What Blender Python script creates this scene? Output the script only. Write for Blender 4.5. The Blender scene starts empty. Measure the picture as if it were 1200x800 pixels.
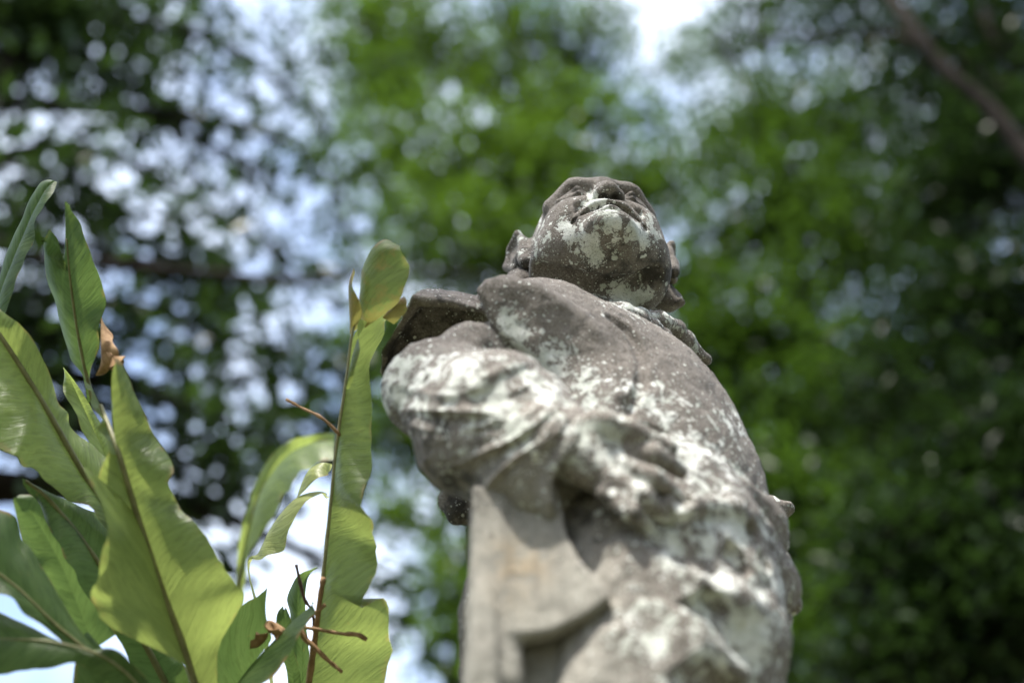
import bpy, math, random
import numpy as np

R = math.radians
sc = bpy.context.scene
col = sc.collection
random.seed(7)
rng = np.random.default_rng(7)

# ---------------------------------------------------------------- camera, sky, sun, exposure
CAMZ = 1.15
PITCH = R(40)
FPX = 1200 * 50 / 36.0
cam_d = bpy.data.cameras.new('camera')
cam = bpy.data.objects.new('camera', cam_d)
col.objects.link(cam)
cam.location = (0, 0, CAMZ)
cam.rotation_euler = (math.pi / 2 + PITCH, 0, 0)
cam_d.lens = 50
cam_d.sensor_width = 36
cam_d.clip_start = 0.05
cam_d.clip_end = 2000
cam_d.dof.use_dof = True
cam_d.dof.focus_distance = 1.71
cam_d.dof.aperture_fstop = 1.8
sc.camera = cam

SUN_EL, SUN_AZ = R(66), R(-152)          # azimuth measured from +Y towards +X
w = bpy.data.worlds.new('World')
sc.world = w
w.use_nodes = True
wn, wl = w.node_tree.nodes, w.node_tree.links
bg = wn['Background']
sky = wn.new('ShaderNodeTexSky')
sky.sky_type = 'NISHITA'
sky.sun_disc = False
sky.sun_elevation = SUN_EL
sky.sun_rotation = SUN_AZ
sky.air_density = 1.0
sky.dust_density = 2.5
# thin white cloud over the blue, thicker low down
tcw = wn.new('ShaderNodeTexCoord')
nzw = wn.new('ShaderNodeTexNoise'); wl.new(tcw.outputs['Generated'], nzw.inputs['Vector'])
nzw.inputs['Scale'].default_value = 3.2; nzw.inputs['Detail'].default_value = 6; nzw.inputs['Roughness'].default_value = 0.55
mrw = wn.new('ShaderNodeMapRange'); mrw.interpolation_type = 'SMOOTHSTEP'; wl.new(nzw.outputs[0], mrw.inputs[0])
mrw.inputs[1].default_value = 0.42; mrw.inputs[2].default_value = 0.66; mrw.inputs[3].default_value = 0.05; mrw.inputs[4].default_value = 0.85
mxw = wn.new('ShaderNodeMix'); mxw.data_type = 'RGBA'
wl.new(mrw.outputs[0], mxw.inputs[0]); wl.new(sky.outputs[0], mxw.inputs[6]); mxw.inputs[7].default_value = (5.0, 5.5, 6.2, 1)
wl.new(mxw.outputs[2], bg.inputs[0])
bg.inputs[1].default_value = 0.15

sun_d = bpy.data.lights.new('sun', 'SUN')
sun_d.energy = 4.1
sun_d.angle = R(2.0)
sun_d.color = (1.0, 0.95, 0.88)
sun = bpy.data.objects.new('sun', sun_d)
col.objects.link(sun)
sun.location = (0, 0, 30)
sun.rotation_euler = (math.pi / 2 - SUN_EL, 0, math.pi - SUN_AZ)

sc.view_settings.view_transform = 'Standard'
sc.view_settings.look = 'None'
sc.view_settings.gamma = 1
sc.view_settings.exposure = 1.55
sc.render.engine = 'CYCLES'
sc.cycles.max_bounces = 8
sc.cycles.diffuse_bounces = 4
sc.cycles.transmission_bounces = 4
sc.cycles.sample_clamp_indirect = 6
sc.cycles.use_denoising = True

# ---------------------------------------------------------------- helpers: points
CP, SP = math.cos(PITCH), math.sin(PITCH)


def ray(px, py):
    u, v = (px - 600) / FPX, (400 - py) / FPX
    return np.array([u, CP - v * SP, SP + v * CP])


def P(px, py, y):
    """world point on the sight line of (px, py) at ground distance y"""
    r = ray(px, py)
    return r * (y / r[1]) + (0, 0, CAMZ)


def D(px, py, d):
    """same, at distance d along the lens axis"""
    return ray(px, py) * d + (0, 0, CAMZ)


def tag(o, label=None, cat=None, group=None, kind=None):
    if label: o['label'] = label
    if cat: o['category'] = cat
    if group: o['group'] = group
    if kind: o['kind'] = kind
    return o


def empty(name, loc):
    o = bpy.data.objects.new(name, None)
    o.empty_display_size = 0.1
    o.location = loc
    col.objects.link(o)
    return o


def link(name, me, mat, parent=None, origin=(0, 0, 0)):
    o = bpy.data.objects.new(name, me)
    col.objects.link(o)
    if mat is not None: me.materials.append(mat)
    if parent is not None:
        o.parent = parent
    return o


def mesh_np(name, verts, faces, smooth=True, attrs=None, uv=None):
    """faces: (n, k) int array with k = 3 or 4"""
    me = bpy.data.meshes.new(name)
    verts = np.asarray(verts, np.float32)
    faces = np.asarray(faces, np.int32)
    n, k = faces.shape
    me.vertices.add(len(verts)); me.vertices.foreach_set('co', verts.ravel())
    me.loops.add(n * k); me.loops.foreach_set('vertex_index', faces.ravel())
    me.polygons.add(n)
    me.polygons.foreach_set('loop_start', np.arange(0, n * k, k, dtype=np.int32))
    me.polygons.foreach_set('loop_total', np.full(n, k, np.int32))
    me.update(calc_edges=True)
    me.validate()
    if smooth:
        me.polygons.foreach_set('use_smooth', np.ones(len(me.polygons), bool))
    for nm, val in (attrs or {}).items():
        a = me.attributes.new(nm, 'FLOAT', 'POINT')
        a.data.foreach_set('value', np.asarray(val, np.float32))
    if uv is not None:
        l = me.uv_layers.new(name='UVMap')
        l.data.foreach_set('uv', np.asarray(uv, np.float32)[faces.ravel()].ravel())
    return me


# value noise on points
_L = rng.random((32, 32, 32)).astype(np.float32)


def vnoise(p, scale):
    q = np.asarray(p) * scale + 100.0
    i = np.floor(q).astype(int); f = q - i
    f = f * f * (3 - 2 * f)
    i0 = i & 31; i1 = (i + 1) & 31
    r = 0
    for dx in (0, 1):
        for dy in (0, 1):
            for dz in (0, 1):
                wx = f[:, 0] if dx else 1 - f[:, 0]
                wy = f[:, 1] if dy else 1 - f[:, 1]
                wz = f[:, 2] if dz else 1 - f[:, 2]
                r = r + wx * wy * wz * _L[(i1 if dx else i0)[:, 0], (i1 if dy else i0)[:, 1], (i1 if dz else i0)[:, 2]]
    return r * 2 - 1


def fbm(p, scale, octv=4):
    s, a = 0, 1.0
    for k in range(octv):
        s = s + a * vnoise(np.asarray(p) + 3.7 * k, scale * 2 ** k); a *= 0.5
    return s


# ---------------------------------------------------------------- helpers: carving (signed distance field -> mesh)
class Field:
    def __init__(s, lo, hi, h):
        s.lo = np.array(lo, float); s.h = h
        n = np.ceil((np.array(hi) - s.lo) / h).astype(int) + 1
        s.n = n
        s.ax = [s.lo[i] + h * np.arange(n[i]) for i in range(3)]
        s.F = np.full(n, 0.2, np.float32)

    def _box(s, lo, hi):
        sl = []
        for i in range(3):
            a = int(np.clip(np.floor((lo[i] - s.lo[i]) / s.h), 0, s.n[i]))
            b = int(np.clip(np.ceil((hi[i] - s.lo[i]) / s.h) + 1, 0, s.n[i]))
            sl.append(slice(a, b))
        X = s.ax[0][sl[0]][:, None, None]; Y = s.ax[1][sl[1]][None, :, None]; Z = s.ax[2][sl[2]][None, None, :]
        return tuple(sl), X, Y, Z

    def _mix(s, sl, d, k, op):
        A = s.F[sl]
        if A.size == 0: return
        d = np.broadcast_to(d, A.shape).astype(np.float32)
        k = max(k, 1e-5)
        if op == 'add':
            h = np.maximum(k - np.abs(A - d), 0) / k
            s.F[sl] = np.minimum(A, d) - h * h * k * 0.25
        else:
            d = -d
            h = np.maximum(k - np.abs(A - d), 0) / k
            s.F[sl] = np.maximum(A, d) + h * h * k * 0.25

    def cap(s, a, b, ra, rb=None, k=0.01, op='add', flat=None):
        """tapered capsule"""
        rb = ra if rb is None else rb
        a = np.array(a, float); b = np.array(b, float)
        m = max(ra, rb) + k + 0.012
        sl, X, Y, Z = s._box(np.minimum(a, b) - m, np.maximum(a, b) + m)
        ba = b - a; L2 = max(ba @ ba, 1e-9)
        px, py, pz = X - a[0], Y - a[1], Z - a[2]
        t = np.clip((px * ba[0] + py * ba[1] + pz * ba[2]) / L2, 0, 1)
        dx, dy, dz = px - t * ba[0], py - t * ba[1], pz - t * ba[2]
        d = np.sqrt(dx * dx + dy * dy + dz * dz) - (ra + t * (rb - ra))
        s._mix(sl, d, k, op)

    def chain(s, pts, rad, k=0.01, op='add'):
        for i in range(len(pts) - 1):
            s.cap(pts[i], pts[i + 1], rad[i], rad[i + 1], k, op)

    def ell(s, c, r, M=None, k=0.01, op='add'):
        c = np.array(c, float); r = np.array(r, float)
        M = np.eye(3) if M is None else M              # rows = axes
        m = r.max() + k + 0.012
        sl, X, Y, Z = s._box(c - m, c + m)
        px, py, pz = X - c[0], Y - c[1], Z - c[2]
        q = [px * M[i][0] + py * M[i][1] + pz * M[i][2] for i in range(3)]
        k0 = np.sqrt(sum((q[i] / r[i]) ** 2 for i in range(3)))
        k1 = np.sqrt(sum((q[i] / r[i] ** 2) ** 2 for i in range(3))) + 1e-9
        s._mix(sl, k0 * (k0 - 1) / k1, k, op)

    def prism(s, poly, o, M, t0, t1, rnd=0.004, k=0.006, op='add', bend=None):
        """polygon (n,2) in plane (o; rows M0, M1), extruded from t0 to t1 along M2"""
        poly = np.array(poly, float); o = np.array(o, float)
        c3 = [o + q[0] * M[0] + q[1] * M[1] + t * M[2] for q in poly for t in (t0 - .03, t1 + .03)]
        m = rnd + k + 0.02
        sl, X, Y, Z = s._box(np.min(c3, 0) - m, np.max(c3, 0) + m)
        px, py, pz = X - o[0], Y - o[1], Z - o[2]
        U, V, W = [px * M[i][0] + py * M[i][1] + pz * M[i][2] for i in range(3)]
        if bend is not None: W = W - bend(U, V)
        dd = None; sgn = np.ones(np.broadcast(U, V).shape)
        n = len(poly)
        for i in range(n):
            a, b = poly[i], poly[i - 1]
            e = b - a
            wx, wy = U - a[0], V - a[1]
            t = np.clip((wx * e[0] + wy * e[1]) / (e @ e), 0, 1)
            q = (wx - e[0] * t) ** 2 + (wy - e[1] * t) ** 2
            dd = q if dd is None else np.minimum(dd, q)
            c1 = V >= a[1]; c2 = V < b[1]; c3_ = e[0] * wy > e[1] * wx
            flip = (c1 & c2 & c3_) | (~c1 & ~c2 & ~c3_)
            sgn = np.where(flip, -sgn, sgn)
        d2 = sgn * np.sqrt(dd) + rnd
        dw = np.abs(W - (t0 + t1) / 2) - (t1 - t0) / 2 + rnd
        d = np.minimum(np.maximum(d2, dw), 0) + np.sqrt(np.maximum(d2, 0) ** 2 + np.maximum(dw, 0) ** 2) - rnd
        s._mix(sl, d, k, op)

    def snap_groove(s, pix, r, k):
        """a groove cut along the carved surface below the given sight lines"""
        pts = []
        for px, py in pix:
            for y in np.arange(1.0, 1.45, .003):
                q = P(px, py, y); c = np.round((q - s.lo) / s.h).astype(int)
                if (c >= 0).all() and (c < s.n).all() and s.F[tuple(c)] < 0:
                    pts.append(q); break
        if len(pts) > 1:
            pts = cr(pts, 4 * len(pts)); s.chain(pts, [r] * len(pts), k, 'cut')

    def warp(s, fn):
        X = s.ax[0][:, None, None]; Y = s.ax[1][None, :, None]; Z = s.ax[2][None, None, :]
        s.F += fn(X, Y, Z).astype(np.float32)

    def mesh(s):
        F = s.F
        F[0] = F[-1] = 0.2; F[:, 0] = F[:, -1] = 0.2; F[:, :, 0] = F[:, :, -1] = 0.2
        S = F < 0
        nx, ny, nz = F.shape
        cnt = np.zeros((nx - 1, ny - 1, nz - 1), np.int8)
        for a in (0, 1):
            for b in (0, 1):
                for c in (0, 1):
                    cnt += S[a:nx - 1 + a, b:ny - 1 + b, c:nz - 1 + c]
        act = (cnt > 0) & (cnt < 8)
        I = np.argwhere(act)
        ids = np.full(act.shape, -1, np.int64); ids[act] = np.arange(len(I))
        cor = np.array([[a, b, c] for a in (0, 1) for b in (0, 1) for c in (0, 1)])
        acc = np.zeros((len(I), 3)); num = np.zeros(len(I))
        val = [F[I[:, 0] + c[0], I[:, 1] + c[1], I[:, 2] + c[2]] for c in cor]
        for i in range(8):
            for j in range(i + 1, 8):
                if np.abs(cor[i] - cor[j]).sum() != 1: continue
                x = (val[i] < 0) != (val[j] < 0)
                t = np.where(x, val[i] / np.where(x, val[i] - val[j], 1), 0)
                acc += np.where(x[:, None], cor[i] + t[:, None] * (cor[j] - cor[i]), 0); num += x
        V = (I + acc / num[:, None]) * s.h + s.lo
        Q = []
        for axis in range(3):
            a = [slice(None)] * 3; b = [slice(None)] * 3
            a[axis] = slice(0, -1); b[axis] = slice(1, None)
            d = S[tuple(a)] != S[tuple(b)]
            E = np.argwhere(d)
            o1, o2 = [i for i in range(3) if i != axis]
            ok = (E[:, o1] > 0) & (E[:, o2] > 0) & (E[:, o1] < F.shape[o1] - 1) & (E[:, o2] < F.shape[o2] - 1)
            E = E[ok]
            ins = S[E[:, 0], E[:, 1], E[:, 2]]
            def cell(d1, d2):
                K = E.copy(); K[:, o1] += d1; K[:, o2] += d2
                return ids[K[:, 0], K[:, 1], K[:, 2]]
            q = np.stack([cell(-1, -1), cell(0, -1), cell(0, 0), cell(-1, 0)], 1)
            f = ins if axis != 1 else ~ins
            q[~f] = q[~f][:, ::-1]
            Q.append(q)
        return V, np.concatenate(Q)


def vnormals(V, Q):
    n = np.cross(V[Q[:, 2]] - V[Q[:, 0]], V[Q[:, 3]] - V[Q[:, 1]])
    N = np.zeros_like(V)
    for i in range(4): np.add.at(N, Q[:, i], n)
    return N / (np.linalg.norm(N, axis=1, keepdims=True) + 1e-12)


# ---------------------------------------------------------------- helpers: tubes, blades
def cr(pts, n):
    """Catmull-Rom through rows of pts"""
    p = np.asarray(pts, float)
    if len(p) == 2: return p[0] + (p[1] - p[0]) * np.linspace(0, 1, n)[:, None]
    q = np.vstack([2 * p[0] - p[1], p, 2 * p[-1] - p[-2]])
    out = []
    T = np.linspace(0, len(p) - 1, n)
    for t in T:
        i = min(int(t), len(p) - 2); f = t - i
        a, b, c, d = q[i:i + 4]
        out.append(0.5 * (2 * b + (c - a) * f + (2 * a - 5 * b + 4 * c - d) * f * f + (3 * b - a - 3 * c + d) * f ** 3))
    return np.array(out)


def tube_arr(pts, rad, seg=8, rough=0.0):
    pts = np.asarray(pts, float); rad = np.asarray(rad, float)
    n = len(pts)
    T = np.gradient(pts, axis=0); T /= np.linalg.norm(T, axis=1, keepdims=True) + 1e-12
    up = np.array([0.31, 0.2, 0.93])
    A = np.cross(T, up); A /= np.linalg.norm(A, axis=1, keepdims=True) + 1e-9
    B = np.cross(T, A)
    th = np.linspace(0, 2 * np.pi, seg, endpoint=False)
    rr = rad[:, None] * (1 + rough * rng.standard_normal((n, seg)))
    V = pts[:, None] + rr[:, :, None] * (np.cos(th)[None, :, None] * A[:, None] + np.sin(th)[None, :, None] * B[:, None])
    V = V.reshape(-1, 3)
    i = np.arange(n - 1)[:, None] * seg; j = np.arange(seg)[None]; j2 = (j + 1) % seg
    Q = np.stack([i + j, i + j2, i + seg + j2, i + seg + j], -1).reshape(-1, 4)
    # closed ends
    V = np.vstack([V, pts[0], pts[-1]])
    c0, c1 = len(V) - 2, len(V) - 1
    e0 = np.array([[c0, (k + 1) % seg, k, c0] for k in range(seg)])
    e1 = np.array([[c1, (n - 1) * seg + k, (n - 1) * seg + (k + 1) % seg, c1] for k in range(seg)])
    return V, Q, e0[:, :3], e1[:, :3]


def tube_mesh(name, paths, seg=8, rough=0.0):
    """paths: list of (pts, radii) -> one mesh"""
    me = bpy.data.meshes.new(name)
    VV, FF, off = [], [], 0
    for pts, rad in paths:
        V, Q, e0, e1 = tube_arr(pts, rad, seg, rough)
        VV.append(V)
        FF += (Q + off).tolist() + (e0 + off).tolist() + (e1 + off).tolist()
        off += len(V)
    me.from_pydata(np.vstack(VV).tolist(), [], FF)
    me.update()
    me.polygons.foreach_set('use_smooth', np.ones(len(me.polygons), bool))
    return me


# ---------------------------------------------------------------- materials
def mat(name):
    m = bpy.data.materials.new(name)
    m.use_nodes = True
    nt = m.node_tree
    return m, nt, nt.nodes, nt.links, nt.nodes['Principled BSDF']


def node(nt, typ, ins=None, **kw):
    n = nt.nodes.new(typ)
    for k, v in kw.items(): setattr(n, k, v)
    for k, v in (ins or {}).items():
        if hasattr(v, 'is_linked') or isinstance(v, bpy.types.NodeSocket): nt.links.new(v, n.inputs[k])
        else: n.inputs[k].default_value = v
    return n


def math_(nt, op, a, b=0.0, c=0.0, clamp=False):
    n = nt.nodes.new('ShaderNodeMath'); n.operation = op; n.use_clamp = clamp
    for i, v in enumerate((a, b, c)):
        if isinstance(v, bpy.types.NodeSocket): nt.links.new(v, n.inputs[i])
        else: n.inputs[i].default_value = v
    return n.outputs[0]


def step_(nt, x, lo, hi, a=0.0, b=1.0):
    n = nt.nodes.new('ShaderNodeMapRange'); n.interpolation_type = 'SMOOTHSTEP'
    nt.links.new(x, n.inputs[0])
    for i, v in zip((1, 2, 3, 4), (lo, hi, a, b)): n.inputs[i].default_value = v
    return n.outputs[0]


def mix_(nt, f, a, b):
    n = nt.nodes.new('ShaderNodeMix'); n.data_type = 'RGBA'
    if isinstance(f, bpy.types.NodeSocket): nt.links.new(f, n.inputs[0])
    else: n.inputs[0].default_value = f
    for i, v in ((6, a), (7, b)):
        if isinstance(v, bpy.types.NodeSocket): nt.links.new(v, n.inputs[i])
        else: n.inputs[i].default_value = (*v, 1)
    return n.outputs[2]


def noise_(nt, vec, scale, detail=4, rough=0.55, dist=0.0):
    n = nt.nodes.new('ShaderNodeTexNoise')
    nt.links.new(vec, n.inputs['Vector'])
    n.inputs['Scale'].default_value = scale; n.inputs['Detail'].default_value = detail
    n.inputs['Roughness'].default_value = rough; n.inputs['Distortion'].default_value = dist
    return n.outputs[0]


def attr_(nt, name):
    n = nt.nodes.new('ShaderNodeAttribute'); n.attribute_name = name
    return n.outputs['Fac']


def stone_material():
    m, nt, N, L, bs = mat('lichen_stone')
    vec = nt.nodes.new('ShaderNodeTexCoord').outputs['Object']
    lich, grey, alg_shade, rust = attr_(nt, 'lichen'), attr_(nt, 'grey'), attr_(nt, 'algae_shade'), attr_(nt, 'rust')
    n_big = noise_(nt, vec, 9, 4, 0.6)
    n_mid = noise_(nt, vec, 55, 6, 0.65)
    n_fine = noise_(nt, vec, 420, 3, 0.7)
    n_grain = noise_(nt, vec, 900, 2, 0.6)
    stone = mix_(nt, step_(nt, n_big, 0.35, 0.65), (0.106, 0.093, 0.078), (0.176, 0.156, 0.132))
    stone = mix_(nt, step_(nt, n_fine, 0.35, 0.7), stone, (0.275, 0.252, 0.222))
    stone = mix_(nt, step_(nt, n_grain, 0.56, 0.70), stone, (0.045, 0.039, 0.035))
    greyc = mix_(nt, step_(nt, n_mid, 0.3, 0.7), (0.225, 0.218, 0.186), (0.330, 0.320, 0.276))
    stone = mix_(nt, grey, stone, greyc)
    stone = mix_(nt, math_(nt, 'MULTIPLY', rust, step_(nt, n_mid, 0.36, 0.64, 0.0, 0.7)), stone, (0.33, 0.24, 0.13))
    # rain streaks
    mp = nt.nodes.new('ShaderNodeMapping'); L.new(vec, mp.inputs[0]); mp.inputs['Scale'].default_value = (1, 1, 0.10)
    stk = math_(nt, 'MULTIPLY', step_(nt, noise_(nt, mp.outputs[0], 55, 4, 0.6), 0.50, 0.72, 0.0, 0.5), math_(nt, 'SUBTRACT', 1.0, math_(nt, 'MULTIPLY', grey, 0.6)))
    stone = mix_(nt, stk, stone, (0.060, 0.054, 0.045))
    # dark algae in pores, plus painted shade under parts and in facial creases
    am = math_(nt, 'ADD', n_mid, math_(nt, 'MULTIPLY', alg_shade, 0.30))
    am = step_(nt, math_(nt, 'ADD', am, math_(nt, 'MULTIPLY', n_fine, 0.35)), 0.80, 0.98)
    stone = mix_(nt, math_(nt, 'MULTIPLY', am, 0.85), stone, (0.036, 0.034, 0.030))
    # lichen: crusts + round colonies
    n_l = noise_(nt, vec, 46, 10, 0.74, 0.5)
    lich = math_(nt, 'MULTIPLY', lich, math_(nt, 'SUBTRACT', 1.0, math_(nt, 'MULTIPLY', grey, 0.75)))
    lich = math_(nt, 'MULTIPLY', lich, math_(nt, 'SUBTRACT', 1.0, math_(nt, 'MULTIPLY', alg_shade, 0.5)))
    x = math_(nt, 'ADD', n_l, math_(nt, 'MULTIPLY', lich, 0.40))
    crust = step_(nt, x, 0.705, 0.74)
    def spots(scale, size, gate):
        v = nt.nodes.new('ShaderNodeTexVoronoi'); v.feature = 'F1'
        wob = nt.nodes.new('ShaderNodeVectorMath'); wob.operation = 'ADD'
        nz = nt.nodes.new('ShaderNodeTexNoise'); L.new(vec, nz.inputs['Vector']); nz.inputs['Scale'].default_value = scale * 2.2
        sc_ = nt.nodes.new('ShaderNodeVectorMath'); sc_.operation = 'SCALE'; sc_.inputs['Scale'].default_value = 0.35 / scale
        L.new(nz.outputs['Color'], sc_.inputs[0]); L.new(vec, wob.inputs[0]); L.new(sc_.outputs[0], wob.inputs[1])
        L.new(wob.outputs[0], v.inputs['Vector']); v.inputs['Scale'].default_value = scale
        sep = nt.nodes.new('ShaderNodeSeparateColor'); L.new(v.outputs['Color'], sep.inputs[0])
        r = math_(nt, 'MULTIPLY', sep.outputs[0], size)
        inside = math_(nt, 'SUBTRACT', r, v.outputs['Distance'])
        on = step_(nt, math_(nt, 'SUBTRACT', math_(nt, 'ADD', math_(nt, 'MULTIPLY', lich, 1.1), gate), sep.outputs[1]), -0.02, 0.02)
        return math_(nt, 'MULTIPLY', step_(nt, inside, 0.0, 0.08), on)
    s1 = spots(88, 0.50, -0.14)
    s2 = spots(190, 0.50, -0.07)
    s3 = spots(430, 0.50, -0.05)
    lm = math_(nt, 'MAXIMUM', math_(nt, 'MAXIMUM', crust, s3), math_(nt, 'MAXIMUM', s1, s2))
    lm = math_(nt, 'MULTIPLY', lm, step_(nt, n_fine, 0.28, 0.46, 0.35, 1.0))
    lcol = mix_(nt, step_(nt, noise_(nt, vec, 30, 4, 0.6), 0.38, 0.62), (0.53, 0.56, 0.495), (0.71, 0.725, 0.675))
    lcol = mix_(nt, step_(nt, n_grain, 0.55, 0.75), lcol, (0.30, 0.32, 0.27))
    base = mix_(nt, lm, stone, lcol)
    L.new(base, bs.inputs['Base Color'])
    bs.inputs['Roughness'].default_value = 0.9
    bs.inputs['Specular IOR Level'].default_value = 0.25
    h = math_(nt, 'ADD', math_(nt, 'MULTIPLY', n_mid, 1.2), math_(nt, 'MULTIPLY', n_fine, 0.55))
    h = math_(nt, 'ADD', h, math_(nt, 'MULTIPLY', lm, 0.45))
    h = math_(nt, 'ADD', h, math_(nt, 'MULTIPLY', n_grain, 0.2))
    b = node(nt, 'ShaderNodeBump', {'Height': h, 'Strength': 0.75, 'Distance': 0.0035})
    L.new(b.outputs[0], bs.inputs['Normal'])
    return m


def frond_material(name, c_lo, c_hi, trans, vein=1.0, gloss=(0.36, 0.45)):
    m, nt, N, L, bs = mat(name)
    uv = nt.nodes.new('ShaderNodeUVMap').outputs[0]
    sep = nt.nodes.new('ShaderNodeSeparateXYZ'); L.new(uv, sep.inputs[0])
    obj = nt.nodes.new('ShaderNodeTexCoord').outputs['Object']
    u, v = sep.outputs[0], sep.outputs[1]
    # lateral veins leave the midrib at a slant; v is in metres along it, u in metres across
    ph = math_(nt, 'SUBTRACT', v, math_(nt, 'MULTIPLY', u, 0.85))
    nz = noise_(nt, obj, 25, 3, 0.5)
    ph2 = math_(nt, 'ADD', ph, math_(nt, 'MULTIPLY', nz, 0.012))
    s = math_(nt, 'SINE', math_(nt, 'MULTIPLY', ph2, 1900.0))
    cv = nt.nodes.new('ShaderNodeCombineXYZ'); L.new(math_(nt, 'MULTIPLY', ph2, 60.0), cv.inputs[0])
    L.new(math_(nt, 'MULTIPLY', u, 4.0), cv.inputs[1])
    broad = noise_(nt, cv.outputs[0], 1.25, 5, 0.7)
    cv2 = nt.nodes.new('ShaderNodeCombineXYZ'); L.new(math_(nt, 'MULTIPLY', ph2, 60.0), cv2.inputs[0]); L.new(math_(nt, 'MULTIPLY', u, 14.0), cv2.inputs[1])
    veins = noise_(nt, cv2.outputs[0], 3.6, 4, 0.7)
    n_big = noise_(nt, obj, 14, 4, 0.6)
    c = mix_(nt, step_(nt, broad, 0.3, 0.7), c_lo, c_hi)
    c = mix_(nt, step_(nt, veins, 0.48, 0.62, 0, 0.9), c, tuple(0.45 * x for x in c_lo))
    c = mix_(nt, step_(nt, n_big, 0.45, 0.75, 0, 0.45), c, tuple(0.65 * x for x in c_lo))
    c = mix_(nt, step_(nt, noise_(nt, obj, 160, 2, 0.5), 0.70, 0.78, 0, 0.6), c, (0.16, 0.10, 0.03))
    edge = attr_(nt, 'edge')
    c = mix_(nt, math_(nt, 'MULTIPLY', step_(nt, edge, 0.90, 1.0), step_(nt, noise_(nt, obj, 45, 3), 0.5, 0.62)), c, (0.20, 0.115, 0.045))
    br = attr_(nt, 'brown')
    c = mix_(nt, step_(nt, math_(nt, 'ADD', br, math_(nt, 'MULTIPLY', noise_(nt, obj, 60, 5, 0.65), 0.9)), 0.85, 1.05), c, (0.22, 0.11, 0.035))
    L.new(c, bs.inputs['Base Color'])
    bs.inputs['Roughness'].default_value = gloss[0]
    bs.inputs['Specular IOR Level'].default_value = gloss[1]
    h = math_(nt, 'ADD', math_(nt, 'MULTIPLY', s, 0.035 * vein), math_(nt, 'ADD', math_(nt, 'MULTIPLY', broad, 1.1 * vein), math_(nt, 'MULTIPLY', veins, -0.4)))
    b = node(nt, 'ShaderNodeBump', {'Height': h, 'Strength': 0.7, 'Distance': 0.003})
    L.new(b.outputs[0], bs.inputs['Normal'])
    tl = nt.nodes.new('ShaderNodeBsdfTranslucent')
    tc = mix_(nt, 0.5, c, trans)
    L.new(tc, tl.inputs['Color']); L.new(b.outputs[0], tl.inputs['Normal'])
    mx = nt.nodes.new('ShaderNodeMixShader'); mx.inputs[0].default_value = 0.5
    L.new(bs.outputs[0], mx.inputs[1]); L.new(tl.outputs[0], mx.inputs[2])
    L.new(mx.outputs[0], N['Material Output'].inputs[0])
    return m


def leaf_material(name, dark, lite, trans, ft=0.45):
    m, nt, N, L, bs = mat(name)
    t = attr_(nt, 'tint')
    c = mix_(nt, t, dark, lite)
    L.new(c, bs.inputs['Base Color'])
    bs.inputs['Roughness'].default_value = 0.36
    bs.inputs['Specular IOR Level'].default_value = 0.16
    tl = nt.nodes.new('ShaderNodeBsdfTranslucent')
    L.new(mix_(nt, t, tuple(0.6 * x for x in trans), trans), tl.inputs['Color'])
    mx = nt.nodes.new('ShaderNodeMixShader'); mx.inputs[0].default_value = ft
    L.new(bs.outputs[0], mx.inputs[1]); L.new(tl.outputs[0], mx.inputs[2])
    L.new(mx.outputs[0], N['Material Output'].inputs[0])
    return m


def plain_material(name, a, b, scale, rough=0.85, bump=0.004, spec=0.3):
    m, nt, N, L, bs = mat(name)
    vec = nt.nodes.new('ShaderNodeTexCoord').outputs['Object']
    n1 = noise_(nt, vec, scale, 6, 0.65)
    n2 = noise_(nt, vec, scale * 7, 3, 0.6)
    c = mix_(nt, step_(nt, n1, 0.32, 0.68), a, b)
    c = mix_(nt, step_(nt, n2, 0.55, 0.8, 0, 0.6), c, tuple(0.5 * x for x in a))
    L.new(c, bs.inputs['Base Color']); bs.inputs['Roughness'].default_value = rough
    bs.inputs['Specular IOR Level'].default_value = spec
    h = math_(nt, 'ADD', n1, math_(nt, 'MULTIPLY', n2, 0.4))
    bb = node(nt, 'ShaderNodeBump', {'Height': h, 'Strength': 0.7, 'Distance': bump})
    L.new(bb.outputs[0], bs.inputs['Normal'])
    return m


M_STONE = stone_material()
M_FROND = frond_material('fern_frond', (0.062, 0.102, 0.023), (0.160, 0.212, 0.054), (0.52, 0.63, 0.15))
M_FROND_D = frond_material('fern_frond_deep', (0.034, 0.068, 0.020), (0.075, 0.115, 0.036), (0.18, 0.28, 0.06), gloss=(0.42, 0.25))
M_RIB = plain_material('fern_midrib', (0.115, 0.115, 0.042), (0.19, 0.19, 0.08), 60, 0.5, 0.0006)
M_RIB_PALE = plain_material('pale_midrib', (0.22, 0.22, 0.11), (0.34, 0.33, 0.19), 60, 0.5, 0.0006)
M_LIME = frond_material('fern_frond_lime', (0.20, 0.23, 0.06), (0.30, 0.33, 0.11), (0.65, 0.70, 0.25))
M_DRY = plain_material('dry_leaf', (0.20, 0.115, 0.05), (0.38, 0.25, 0.13), 70, 0.8, 0.001)
M_TWIG = plain_material('dry_twig', (0.20, 0.115, 0.055), (0.36, 0.225, 0.12), 90, 0.75, 0.0008)
M_TWIG_D = plain_material('dark_twig', (0.045, 0.028, 0.02), (0.10, 0.06, 0.04), 90, 0.75, 0.0008)
M_BARK = plain_material('bark', (0.009, 0.0075, 0.006), (0.024, 0.020, 0.016), 7, 0.9, 0.02, 0.06)
M_SOIL = plain_material('soil', (0.06, 0.05, 0.035), (0.09, 0.10, 0.045), 1.3, 0.95, 0.02)

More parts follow.
